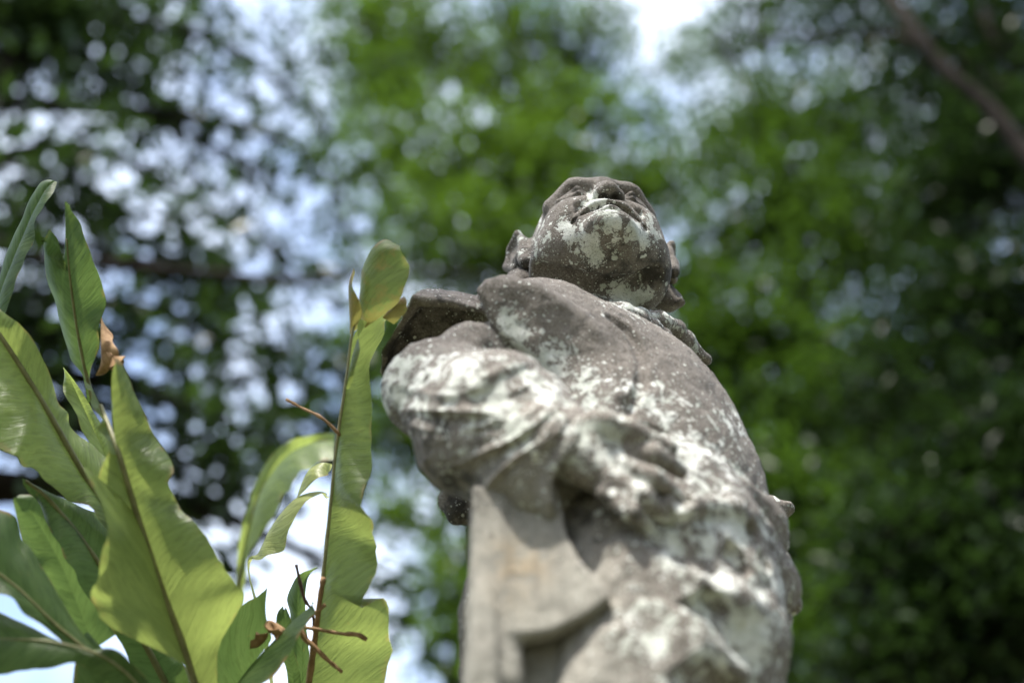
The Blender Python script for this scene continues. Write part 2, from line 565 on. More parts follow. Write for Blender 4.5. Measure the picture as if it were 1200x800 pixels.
# ---------------------------------------------------------------- ground
def build_ground():
    n = 90
    t = np.linspace(-1, 1, n)
    g = np.sign(t) * np.abs(t) ** 2.2 * 400
    X, Y = np.meshgrid(g, g, indexing='ij')
    p = np.stack([X.ravel(), Y.ravel(), np.zeros(n * n)], 1)
    p[:, 2] = 0.05 * vnoise(p * (1, 1, 0), 0.35) * np.clip(np.hypot(p[:, 0], p[:, 1]) / 4, 0, 1) - 0.01
    i = np.arange(n - 1)[:, None] * n + np.arange(n - 1)[None]
    Q = np.stack([i, i + n, i + n + 1, i + 1], -1).reshape(-1, 4)
    tag(link('ground', mesh_np('ground', p, Q), M_SOIL), kind='structure')
build_ground()

# ---------------------------------------------------------------- statue
AX = np.array([0.105, 1.31, CAMZ])
YAW = R(25)
BR = np.array([math.cos(YAW), math.sin(YAW), 0]); BF = np.array([math.sin(YAW), -math.cos(YAW), 0]); UZ = np.array([0, 0, 1.0])
BM = np.stack([BR, BF, UZ])


def B(a, b, z):
    return AX + a * BR + b * BF + z * UZ


# where the crusts of lichen sit on the carving: (px, py, y, radius, amount)
LICH = [(668, 272, 1.25, .022, .75), (700, 240, 1.23, .020, .95), (714, 258, 1.21, .022, .8), (695, 296, 1.23, .032, .80), (725, 285, 1.22, .02, .7),
        (750, 276, 1.25, .026, .90), (632, 282, 1.29, .032, .62), (612, 285, 1.33, .03, .55), (735, 352, 1.28, .038, .95),
        (600, 385, 1.17, .030, .75), (640, 428, 1.16, .035, .75), (690, 462, 1.15, .045, .62), (655, 455, 1.15, .04, .62),
        (480, 452, 1.17, .045, .85), (540, 470, 1.12, .06, .75), (595, 500, 1.10, .07, .78), (620, 550, 1.08, .05, .7),
        (690, 530, 1.08, .05, .72), (740, 580, 1.08, .04, .66), (785, 485, 1.14, .05, .60), (800, 520, 1.14, .055, .64),
        (845, 545, 1.18, .045, .58), (755, 470, 1.14, .03, .7), (860, 500, 1.22, .04, .5), (780, 640, 1.12, .06, .70),
        (850, 740, 1.12, .07, .74), (755, 745, 1.08, .05, .72), (885, 690, 1.2, .05, .72), (770, 375, 1.3, .03, .5),
        (850, 620, 1.15, .05, .7), (700, 640, 1.06, .03, .5), (760, 800, 1.08, .05, .6), (560, 370, 1.2, .03, .5)]
ALGAE_SHADE = [(718, 318, 1.24, .026, .8), (758, 322, 1.27, .03, .8), (660, 312, 1.27, .022, .5), (520, 400, 1.25, .05, .9), (470, 430, 1.26, .05, .9),  # algae spots, and shade painted under the bent arm and cap sleeve
         (790, 330, 1.33, .03, .8), (720, 375, 1.26, .02, .5), (540, 590, 1.35, .04, .9), (500, 535, 1.13, .04, .75), (540, 575, 1.11, .04, .75), (470, 505, 1.15, .03, .6), (700, 600, 1.08, .04, .7), (610, 300, 1.33, .03, .7)]
GREY = [(560, 640, 1.10, .06, 1), (560, 720, 1.10, .06, 1), (620, 640, 1.08, .055, 1), (620, 720, 1.08, .06, 1), (660, 690, 1.08, .045, 1), (620, 800, 1.08, .07, 1), (560, 820, 1.1, .08, 1), (690, 790, 1.07, .035, .8), (620, 900, 1.08, .10, 1)]
RUST = [(596, 655, 1.08, .016, 1), (618, 662, 1.08, .018, .8), (600, 690, 1.08, .018, .45)]


def stain(V, lst, base=0.0):
    out = np.full(len(V), base)
    for px, py, y, r, a in lst:
        r0 = ray(px, py); ln = np.linalg.norm(r0); r0 = r0 / ln
        q = V - P(px, py, y)
        al = q @ r0
        d2 = ((q * q).sum(1) - al ** 2) / (r * r) + (al / 0.11) ** 2
        out = np.maximum(out, a * np.exp(-d2 * 0.7))
    return out


statue = empty('stone_statue', (AX[0], AX[1], 0))
tag(statue, 'weathered grey stone statue of a robed figure, crusted with white lichen, one arm bent across', 'statue')


def carve(name, fld, rough=1.0, parent=statue, base_l=0.10, grey=True, post=None, dark=()):
    V, Q = fld.mesh()
    if post is not None: V = post(V)
    N = vnormals(V, Q)
    V = V + N * (rough * (0.0016 * fbm(V, 22, 3) + 0.0007 * fbm(V, 90, 2)))[:, None]
    at = {'lichen': stain(V, LICH, base_l), 'algae_shade': stain(V, ALGAE_SHADE, 0.05),
          'grey': stain(V, GREY) if grey else np.zeros(len(V)), 'rust': stain(V, RUST)}
    for q, r, a in dark:  # shade painted into mouth, nostrils, eyes and under the chin
        at['algae_shade'] = np.maximum(at['algae_shade'], a * np.exp(-((V - q) ** 2).sum(1) / (r * r) * .7))
    me = mesh_np(name, V - np.array([AX[0], AX[1], 0]), Q, True, at)
    return link(name, me, M_STONE, parent)


# --- head
HC = np.array([0.105, 1.324, CAMZ + 1.232])
hy, hp = R(8), R(-24)
HR_ = np.array([math.cos(hy), math.sin(hy), 0]); HF_ = np.array([math.sin(hy), -math.cos(hy), 0])
HF2 = HF_ * math.cos(hp) - UZ * math.sin(hp); HU2 = UZ * math.cos(hp) + HF_ * math.sin(hp)
HM = np.stack([HR_, HF2, HU2])


def H(a, b, z):
    return HC + a * HR_ + b * HF2 + z * HU2


def build_head():
    f = Field(HC - (0.13, 0.15, 0.24), HC + (0.13, 0.16, 0.16), 0.0015)
    E = lambda c, r, k=0.02, op='add': f.ell(H(*c), r, HM, k, op)
    E((0, -.012, .030), (.083, .100, .092))
    E((0, .030, -.030), (.073, .068, .076), .03)
    E((0, .034, -.074), (.056, .054, .030), .03)
    E((0, .050, .062), (.056, .044, .042), .03)
    E((0, .083, -.096), (.030, .024, .021), .020)
    for s in (-1, 1):
        E((s * .040, .060, -.026), (.027, .028, .030), .03)
        E((s * .060, .012, -.060), (.027, .044, .030), .03)
    # brow, sockets, eyes
    f.chain([H(-.062, .066, .030), H(-.035, .088, .040), H(0, .094, .038), H(.035, .088, .040), H(.062, .066, .030)], [.009, .009, .008, .009, .009], .022)
    for s in (-1, 1):
        E((s * .034, .102, .016), (.024, .020, .012), .012, 'cut')
        E((s * .034, .078, .014), (.019, .016, .014), .004)
        f.chain([H(s * .014, .085, .012), H(s * .034, .095, .021), H(s * .056, .078, .012)], [.003, .0038, .003], .004)
        f.chain([H(s * .014, .085, .011), H(s * .034, .094, .004), H(s * .056, .078, .010)], [.003, .0036, .003], .004)
    # nose
    f.chain([H(0, .086, .034), H(0, .099, .006), H(0, .108, -.016)], [.009, .0105, .0125], .016)
    for s in (-1, 1):
        E((s * .0145, .098, -.020), (.0095, .012, .0095), .007)
    for s in (-1, 1):
        E((s * .0078, .101, -.031), (.0048, .0075, .009), .003, 'cut')
    # mouth
    f.chain([H(-.036, .077, -.058), H(-.014, .094, -.047), H(0, .098, -.049), H(.014, .094, -.047), H(.036, .077, -.058)], [.005, .0075, .007, .0075, .005], .010)
    f.chain([H(-.030, .078, -.070), H(0, .094, -.068), H(.030, .078, -.070)], [.006, .0085, .006], .009)
    f.chain([H(-.044, .072, -.072), H(-.024, .095, -.058), H(0, .107, -.0565), H(.024, .095, -.058), H(.044, .072, -.072)], [.0026, .0036, .0040, .0036, .0026], .004, 'cut')
    f.chain([H(-.014, .098, -.080), H(0, .102, -.079), H(.014, .098, -.080)], [.005, .006, .005], .010, 'cut')
    f.cap(H(0, .108, -.032), H(0, .109, -.043), .0035, .004, .006, 'cut')
    for s in (-1, 1):
        f.chain([H(s * .021, .102, -.018), H(s * .036, .090, -.040), H(s * .042, .075, -.066)], [.0022, .0027, .0022], .010, 'cut')
    # ears with long lobes
    for s in (-1, 1):
        q = .010 if s > 0 else 0
        E((s * (.090 + q), -.012 + q, .050 - q), (.013, .024, .034), .012)
        E((s * (.104 + q), -.003 + q, .052 - q), (.008, .013, .020), .006, 'cut')
        f.chain([H(s * (.096 + q), .008 + q, .072 - q), H(s * (.101 + q), -.016 + q, .075 - q), H(s * (.104 + q), -.034 + q, .058 - q), H(s * (.096 + q), -.022 + q, .022 - q)], [.005, .0055, .0055, .006], .006)
        f.cap(H(s * (.090 + q), .000 + q, .020 - q), H(s * (.089 + q), .000 + q, -.010 - q), .010, .008, .010)
    # neck
    f.cap(H(0, -.018, -.04), H(0, -.10, -.22), .048, .057, .010)
    # the crease between jaw and neck
    pts = []
    for px, py in [(628, 318), (650, 324), (675, 329), (700, 333), (725, 335), (748, 333), (764, 324)]:
        for y in np.arange(1.15, 1.45, .003):
            q = P(px, py, y); zl = (q - HC) @ HU2
            if zl < .03: q = q + ((zl - .03) / .83 + .03 - zl) * HU2
            c = np.round((q - f.lo) / f.h).astype(int)
            if (c >= 0).all() and (c < f.n).all() and f.F[tuple(c)] < 0:
                pts.append(q); break
    pts = cr(pts, 30)
    f.chain(pts, [.009] * 30, .012, 'cut')

    def shorten(V):            # a short lower face
        zl = (V - HC) @ HU2
        z2 = np.where(zl < .03, np.maximum(.03 + (zl - .03) * .83, zl), zl)
        return V + (z2 - zl)[:, None] * HU2
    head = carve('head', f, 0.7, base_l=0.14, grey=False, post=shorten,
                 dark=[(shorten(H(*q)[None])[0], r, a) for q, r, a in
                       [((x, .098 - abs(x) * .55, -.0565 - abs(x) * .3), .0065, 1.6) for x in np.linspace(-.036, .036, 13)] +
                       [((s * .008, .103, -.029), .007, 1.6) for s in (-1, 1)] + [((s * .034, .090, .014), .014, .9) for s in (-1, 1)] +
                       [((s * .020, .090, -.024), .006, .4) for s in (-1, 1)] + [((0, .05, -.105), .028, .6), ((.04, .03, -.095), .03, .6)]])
    # hair lappets behind the ears
    for s in (-1, 1):
        g = Field(H(s * .10, -.03, -.05) - .075, H(s * .10, -.03, -.05) + .075, 0.0016)
        pts = [H(s * .078, -.038, .04), H(s * .090, -.034, .010), H(s * .094, -.024, -.020), H(s * .106, -.016, -.044)]
        g.chain(pts, [.018, .018, .016, .007], .01)
        g.chain([H(s * .102, -.014, .020), H(s * .108, -.008, -.01), H(s * .112, -.006, -.04)], [.004, .0045, .004], .006, 'cut')
        carve('hair_lappet', g, 1.0, head, .15, False)
build_head()


# --- cape over chest and shoulders
def build_cape():
    f = Field(AX + (-.24, -.22, .68), AX + (.26, .24, 1.22), 0.0022)
    E = lambda c, r, k=0.05, op='add', M=BM: f.ell(B(*c), r, M, k, op)
    E((.010, .010, .945), (.138, .118, .165))
    E((.010, .020, .82), (.160, .135, .17), .08)
    f.cap(B(-.105, 0, 1.065), B(.10, -.01, 1.045), .050, .052, .05)
    # standing lobe of the cape on the near shoulder
    f.cap(B(-.142, .012, 1.080), B(-.10, .040, 1.070), .030, .040, .04)
    f.cap(B(0, -.03, 1.02), B(0, -.04, 1.07), .080, .062, .05)
    # front edge of the cape, lapping over the sleeve
    E((-.075, .045, 1.010), (.080, .068, .080), .04)
    n = -ray(610, 390); n /= np.linalg.norm(n)
    ux = np.array([1.0, 0, 0]); ux -= (ux @ n) * n; ux /= np.linalg.norm(ux); uy = np.cross(n, ux); uy = uy if uy[2] > 0 else -uy
    o = P(610, 390, 1.152); M = np.stack([ux, uy, -n])
    def pl(px, py):
        r = ray(px, py); c0 = np.array([0, 0, CAMZ]); q = c0 + r * (((o - c0) @ n) / (r @ n)) - o
        return (q @ ux, q @ uy)
    lap = [pl(*q) for q in [(557, 338), (566, 326), (590, 321), (632, 330), (690, 366), (730, 420), (738, 482), (705, 478), (660, 462), (612, 415), (582, 392), (568, 368)]]
    f.prism(lap, o, M, 0, .10, .010, .012, bend=lambda U, V: .9 * np.clip(U - .02, 0, 1) ** 1.0 * .35 + 1.2 * np.clip(V, 0, 1) * .35 - .30 * np.clip(-V, 0, 1))
    # closing edge: a slanting ridge and a groove beside it
    f.chain([P(735, 470, 1.152), P(738, 498, 1.142)], [.011, .015], .008, 'cut')
    f.snap_groove([(716, 372), (740, 392), (752, 420), (750, 452), (738, 482)], .0045, .006)
    f.snap_groove([(752, 500), (790, 520), (840, 560), (880, 580)], .004, .006)
    carve('cape', f, 1.2, base_l=.13)
    g = Field(AX + (-.10, -.14, 1.02), AX + (.20, .14, 1.26), 0.002)
    # collar roll round the neck with its loose end on the far shoulder
    ring = [B(.085 * math.sin(t) + .004, .078 * math.cos(t) - .008, 1.078 + .004 * math.cos(t)) for t in np.linspace(-2.6, 2.6, 22)]
    g.chain(ring, [.013] * 22, .006)
    carve('collar', g, 1.4, base_l=.35)
    h = Field(P(770, 395, 1.33) - .09, P(770, 395, 1.33) + .10, 0.0018)
    h.chain([P(712, 366, 1.255), P(748, 373, 1.27), P(772, 380, 1.285), P(793, 386, 1.30)], [.010, .013, .014, .011], .008)
    h.chain([P(770, 392, 1.30), P(800, 402, 1.32), P(828, 421, 1.345)], [.014, .015, .007], .006)
    h.cap(P(764, 384, 1.26), P(800, 396, 1.276), .0045, .0045, .003, 'cut')
    h.ell(P(722, 366, 1.243), (.008, .012, .006), None, .003, 'cut')
    carve('collar_flap', h, 1.4, base_l=.40)
build_cape()


# --- bent arm in a wide sleeve
def build_sleeve():
    lo = np.min([P(430, 420, 1.3), P(700, 620, 1.0), P(560, 380, 1.0), P(470, 610, 1.1)], 0) - .03
    hi = np.max([P(430, 380, 1.3), P(710, 520, 1.3), P(560, 370, 1.3)], 0) + .03
    f = Field(lo, hi, 0.002)
    sh, el, md, wr = P(592, 425, 1.225), P(510, 460, 1.175), P(578, 500, 1.13), P(640, 535, 1.10)
    f.chain([sh, el], [.052, .043], .03)
    f.chain([el, md, wr], [.045, .068, .056], .04)
    f.chain([P(615, 412, 1.20), P(552, 410, 1.175), P(506, 433, 1.165), P(482, 464, 1.165)], [.020, .026, .025, .02], .018)
    f.chain([P(640, 480, 1.115), P(655, 535, 1.085), P(650, 590, 1.09)], [.022, .026, .022], .02)
    f.cap(P(540, 520, 1.13), P(605, 570, 1.105), .03, .036, .03)
    # deep gap under the shoulder roll
    f.chain([P(506, 452, 1.11), P(548, 438, 1.095), P(600, 434, 1.12)], [.005, .008, .008], .012, 'cut')
    # fine pleats fanning out from the cuff
    def pleats(X, Y, Z):
        Zr = Z - CAMZ
        d = Y * CP + Zr * SP
        u = 600 + FPX * X / d; v = 400 - FPX * (-Y * SP + Zr * CP) / d
        du, dv = 700 - u, v - 415
        th = np.degrees(np.arctan2(dv, du)); r = np.hypot(du, dv)
        g = np.clip((th - 6) / 10, 0, 1) * np.clip((84 - th) / 14, 0, 1) * np.clip((r - 40) / 60, 0, 1) * np.clip((275 - r) / 60, 0, 1)
        ph = th + 5.0 * np.sin(r / 40.0 + th / 14) + 0.05 * r
        q = np.stack([ph / 8.5, r / 95.0, 0 * r], -1)
        sh = q.shape[:-1]
        n1 = vnoise(q.reshape(-1, 3), 1.0).reshape(sh); n2 = vnoise(q.reshape(-1, 3) * (1, .7, 1) + 9.3, 2.3).reshape(sh)
        return g * (.0095 * (np.abs(n1) ** .8 - .35) + .0030 * n2)
    f.warp(pleats)
    # inside of the cuff
    f.ell(P(690, 575, 1.08), (.035, .035, .030), None, .012, 'cut')
    carve('sleeve', f, 1.5, base_l=.22)

    # hand
    g = Field(np.min([P(630, 640, 1.0), P(830, 620, 1.0)], 0) - .02, np.max([P(640, 470, 1.2), P(830, 480, 1.2)], 0) + .02, 0.0018)
    g.cap(P(640, 530, 1.085), P(682, 532, 1.078), .026, .023, .02)
    g.cap(P(680, 522, 1.078), P(728, 540, 1.078), .018, .016, .02)
    g.cap(P(676, 545, 1.074), P(722, 570, 1.074), .017, .014, .02)
    fingers = [[(722, 528), (765, 534), (797, 552), 1.072, .0090], [(722, 545), (764, 560), (794, 582), 1.070, .0094],
               [(718, 562), (752, 582), (778, 604), 1.068, .0090], [(710, 578), (738, 600), (757, 616), 1.068, .0080]]
    for a, b, c, y, r in fingers:
        g.chain([P(*a, y), P(*b, y - .006), P(*c, y + .018)], [r * 1.15, r * 1.05, r * .8], .006)
    g.chain([P(664, 505, 1.07), P(706, 498, 1.06), P(742, 507, 1.062), P(784, 524, 1.075)], [.014, .013, .011, .008], .008)
    carve('hand', g, 1.2, base_l=.35, grey=False)

    # wide cap sleeve standing off behind the elbow, open below
    o = P(500, 400, 1.235)
    fwd = ray(500, 400); fwd /= np.linalg.norm(fwd)
    n = -fwd * 0.82 + np.array([-.30, 0.0, -.30]); n /= np.linalg.norm(n)
    ux = np.cross(UZ, n); ux /= np.linalg.norm(ux); ux = ux if ux[0] > 0 else -ux
    uy = np.cross(n, ux); uy = uy if uy[2] > 0 else -uy
    M = np.stack([ux, uy, -n])
    def pl(px, py):
        r = ray(px, py); c0 = np.array([0, 0, CAMZ]); t = ((o - c0) @ n) / (r @ n); q = c0 + r * t - o
        return (q @ ux, q @ uy)
    poly = [pl(*q) for q in [(484, 347), (530, 352), (585, 366), (620, 400), (600, 470), (500, 480), (462, 466), (444, 436), (446, 412)]]
    inn = [pl(*q) for q in [(490, 358), (530, 362), (590, 376), (615, 400), (600, 480), (500, 490), (470, 470), (452, 432), (455, 414)]]
    h = Field(np.min([o + q[0] * ux + q[1] * uy for q in poly], 0) - .09, np.max([o + q[0] * ux + q[1] * uy for q in poly], 0) + .09, 0.002)
    h.prism(poly, o, M, 0, .055, .003, .004)
    h.prism(inn, o, M, -.04, .028, .004, .006, 'cut')
    carve('cap_sleeve', h, 1.6, base_l=.20)
build_sleeve()


# --- robe: belly to hem
def build_robe():
    f = Field(AX + (-.25, -.24, -.16), AX + (.25, .24, .92), 0.0034)
    E = lambda c, r, k=0.06, op='add': f.ell(B(*c), r, BM, k, op)
    E((-.004, .022, .72), (.150, .145, .18))
    f.ell(P(788, 720, 1.21), (.103, .105, .20), BM, .05)
    f.cap(P(715, 640, 1.15), P(740, 900, 1.13), .055, .07, .05)
    f.cap(B(-.006, .0, .70), B(.0, .0, -.08), .143, .185, .05)
    # drapery round the legs
    def folds(X, Y, Z):
        a = np.arctan2(Y - AX[1], X - AX[0]); z = Z - CAMZ
        return .006 * np.sin(a * 9 + 2.5 * z) * np.clip((.62 - z) * 4, 0, 1) + 0 * X
    f.warp(folds)
    # girdle and knots
    for z0, r in ((.79, .013), (.735, .010)):
        ring = [B(.168 * math.sin(t), .150 * math.cos(t) + .018, z0 + .02 * math.sin(t)) for t in np.linspace(-.2, 2.6, 26)]
        f.chain(ring, [r] * 26, .012)
    for px, py, y, r in [(845, 610, 1.15, .03), (890, 622, 1.22, .022), (868, 690, 1.15, .028), (820, 655, 1.12, .028), (780, 620, 1.10, .030), (760, 690, 1.09, .03), (905, 690, 1.25, .025),
                         (830, 720, 1.11, .03), (880, 745, 1.16, .03), (790, 760, 1.08, .03)]:
        f.ell(P(px, py, y + .012), (r, r * .8, r * .7), BM, .03)
    f.chain([P(730, 640, 1.085), P(790, 680, 1.07), P(860, 700, 1.11), P(900, 720, 1.17)], [.007, .008, .008, .007], .02)
    f.chain([P(740, 720, 1.085), P(800, 745, 1.085), P(870, 790, 1.115)], [.008, .010, .008], .02)
    f.chain([P(735, 600, 1.09), P(800, 590, 1.08), P(860, 600, 1.13), P(895, 625, 1.2)], [.010, .010, .010, .01], .010)
    # pits
    for px, py, y, r in [(864, 655, 1.105, .010), (868, 666, 1.105, .007), (854, 648, 1.105, .008), (880, 620, 1.165, .009), (892, 648, 1.19, .008), (800, 582, 1.065, .010), (770, 590, 1.06, .009)]:
        f.ell(P(px, py, y), (r, r * 1.6, r), None, .006, 'cut')
    f.snap_groove([(856, 648), (864, 652), (868, 664)], .0095, .004)
    for q in ([(800, 584), (812, 580)], [(880, 618), (884, 628)], [(896, 650), (899, 662)], [(770, 604), (786, 612)], [(830, 700), (848, 716)]):
        f.snap_groove(q, .006, .005)
    carve('robe', f, 2.0, base_l=.30)
    # knotted cord down the far side
    g = Field(P(915, 690, 1.36) - (.06, .09, .12), P(915, 690, 1.36) + (.07, .09, .13), 0.002)
    for px, py, y, r in [(908, 640, 1.36, .017), (912, 660, 1.35, .015), (917, 682, 1.34, .017), (919, 706, 1.33, .017), (913, 728, 1.32, .015), (903, 652, 1.35, .02), (906, 700, 1.34, .022)]:
        g.ell(P(px, py, y), (r, r, r * .75), BM, .007)
    carve('knotted_cord', g, 1.6, base_l=.35)
    # belt bar whose two ends stand out at the sides
    h = Field(B(-.25, -.10, .83), B(.25, .02, .98) + (0, .2, 0), 0.003)
    h = Field(np.minimum(P(515, 620, 1.30), P(925, 620, 1.30)) - .05, np.maximum(P(515, 560, 1.45), P(930, 560, 1.45)) + .05, 0.003)
    h.chain([P(530, 585, 1.35), P(566, 592, 1.355)], [.016, .026], .004)
    h.cap(P(540, 600, 1.35), P(575, 600, 1.355), .016, .022, .01)
    h.cap(P(566, 592, 1.355), P(860, 596, 1.40), .022, .02, .004)
    h.chain([P(860, 596, 1.39), P(902, 599, 1.39), P(924, 594, 1.39)], [.02, .017, .009], .004)
    h.cap(P(898, 604, 1.40), P(914, 604, 1.40), .010, .006, .006)
    carve('belt_bar', h, 2.0, base_l=.30)
build_robe()


# --- hanging sleeve ends below the arm
def build_drape():
    y0 = 1.075
    M = np.stack([np.array([1.0, 0, 0]), UZ, np.array([0, 1.0, 0])])
    o = P(640, 690, y0)
    pl = lambda px, py, y=y0: tuple((P(px, py, y) - o)[[0, 2]])
    f = Field(np.minimum(P(530, 990, 1.04), P(720, 990, 1.04)) - .05, np.maximum(P(530, 570, 1.2), P(740, 570, 1.2)) + .05, 0.0024)
    # upper layer with the U-shaped hem
    up = [(584, 560), (655, 560), (664, 620), (682, 658), (716, 698), (714, 708), (690, 722), (650, 735), (616, 738), (590, 737), (584, 700)]
    f.prism([pl(*q) for q in up], o, M, 0.0, .022, .005, .004, bend=lambda U, V: 0.010 * np.cos((U + .02) * 38) + .05 * np.clip(V, 0, .1))
    # lower layer set back under it
    lw = [(560, 600), (690, 640), (722, 720), (760, 800), (800, 960), (540, 960), (552, 800)]
    f.prism([pl(*q) for q in lw], o, M, .036, .075, .006, .006, bend=lambda U, V: 0.006 * np.cos(U * 55 + 1))
    # outer strip beside a narrow groove
    st = [(553, 560), (579, 560), (581, 700), (586, 800), (596, 980), (530, 980), (548, 800), (551, 700)]
    f.prism([pl(*q) for q in st], o, M, .004, .07, .007, .004, bend=lambda U, V: 0.004 * np.sin(V * 30) + .05 * np.clip(V, 0, .1))
    f.chain([P(572, 590, 1.135), P(570, 720, 1.135), P(562, 980, 1.12)], [.016, .016, .022], .012)
    f.cap(P(583, 575, 1.10), P(592, 800, 1.10), .016, .016, .006)
    f.chain([P(700, 745, 1.085), P(735, 800, 1.08), P(770, 880, 1.07)], [.004, .005, .006], .010, 'cut')
    carve('hanging_sleeve', f, .45, base_l=.06)
build_drape()


# --- pedestal
def build_pedestal():
    f = Field(AX + (-.36, -.34, -1.17), AX + (.36, .34, -.09), 0.008)
    M = np.stack([BR, BF, UZ]); c = B(0, 0, 0)
    sq = lambda r: [(-r, -r), (r, -r), (r, r), (-r, r)]
    f.prism(sq(.24), c, M, -.22, -.105, .015, .01)
    f.prism(sq(.205), c, M, -1.0, -.2, .01, .02)
    f.prism(sq(.27), c, M, -1.16, -.95, .015, .01)
    carve('pedestal', f, 3.0, base_l=.3)
build_pedestal()

# ---------------------------------------------------------------- fern
def blade_geo(pairs, nl=56, nc=9, bulge=0.10, ripple=0.0, seed=0, brown=None):
    """ruled strip between a midrib line and an edge line; pairs of (mx, my, ex, ey, md, ed)"""
    a = np.array([D(q[0], q[1], q[4]) for q in pairs]); b = np.array([D(q[2], q[3], q[5]) for q in pairs])
    A = cr(a, nl); Bv = cr(b, nl)
    br = cr(np.array([[q[6] if len(q) > 6 else 0.0] * 2 for q in pairs]), nl)[:, 0]
    s = np.linspace(0, 1, nc)
    W = Bv - A
    wl_ = np.linalg.norm(W, axis=1)
    T = np.gradient(A, axis=0); T /= np.linalg.norm(T, axis=1, keepdims=True) + 1e-9
    N = np.cross(T, W); N /= np.linalg.norm(N, axis=1, keepdims=True) + 1e-9
    N *= np.where((N @ np.array([0, -.8, -.6])) < 0, -1, 1)[:, None]
    V = A[:, None] + s[None, :, None] * W[:, None]
    prof = np.sin(np.pi * s ** 0.8)
    arc = np.concatenate([[0], np.cumsum(np.linalg.norm(np.diff(A, axis=0), axis=1))])
    nz = np.stack([arc, np.full(nl, seed * 3.1), arc * 0], 1)
    rr = ripple * s[None] ** 1.5 * (2.6 * vnoise(nz, 16.0) + 1.5 * vnoise(nz, 45.0))[:, None]
    V = V + N[:, None] * (bulge * wl_[:, None] * prof[None] + rr)[:, :, None]
    # edge nibbles
    e3 = np.stack([arc, np.full(nl, seed * 1.7), arc * 0], 1)
    jag = 0.05 * vnoise(e3, 30.0) + 0.03 * vnoise(e3, 95.0)
    V[:, -1] += (jag * wl_)[:, None] * (W / (wl_[:, None] + 1e-9))
    i = np.arange(nl - 1)[:, None] * nc + np.arange(nc - 1)[None]
    Q = np.stack([i, i + nc, i + nc + 1, i + 1], -1).reshape(-1, 4)
    uv = np.stack([s[None] * wl_[:, None], np.repeat(arc[:, None], nc, 1)], -1).reshape(-1, 2)
    return V.reshape(-1, 3), Q, uv, np.tile(s, nl), np.repeat(br, nc)


def frond(parent, halves, m, d=None, rib=None, rib_m=None, label=None, bulge=0.10, ripple=0.004, name='frond', rr=(0.004, 0.0015)):
    VV, QQ, UU, EE, BB, off = [], [], [], [], [], 0
    for k, h in enumerate(halves):
        hh = []
        for q in h:
            q = list(q)
            if len(q) == 4: q += [d, d]
            hh.append(q)
        V, Q, U, E, Bn = blade_geo(hh, bulge=bulge, ripple=ripple, seed=k * 2.1 + len(parent.children) * 1.3)
        VV.append(V); QQ.append(Q + off); UU.append(U); EE.append(E); BB.append(Bn); off += len(V)
    base = np.array(parent.location)
    me = mesh_np(name, np.vstack(VV) - base, np.vstack(QQ), True, {'edge': np.concatenate(EE), 'brown': np.concatenate(BB)}, np.vstack(UU))
    o = link(name, me, m, parent)
    if label: o['label'] = label
    if rib is not None:
        pts = cr([D(q[0], q[1], q[2]) for q in rib], 40)
        rad = np.linspace(rr[0], rr[1], 40)
        link('midrib', tube_mesh('midrib', [(pts - base, rad)], 10, .03), rib_m or M_RIB, o)
    return o


def stick(name, pts, r0, r1, m, origin, parent=None):
    p = cr([D(*q) for q in pts], 16)
    r = np.linspace(r0, r1, 16) * (1 + .12 * rng.standard_normal(16))
    o = link(name, tube_mesh(name, [(p - np.array(origin), r)], 8, .05), m, parent)
    if parent is None: o.location = origin
    return o


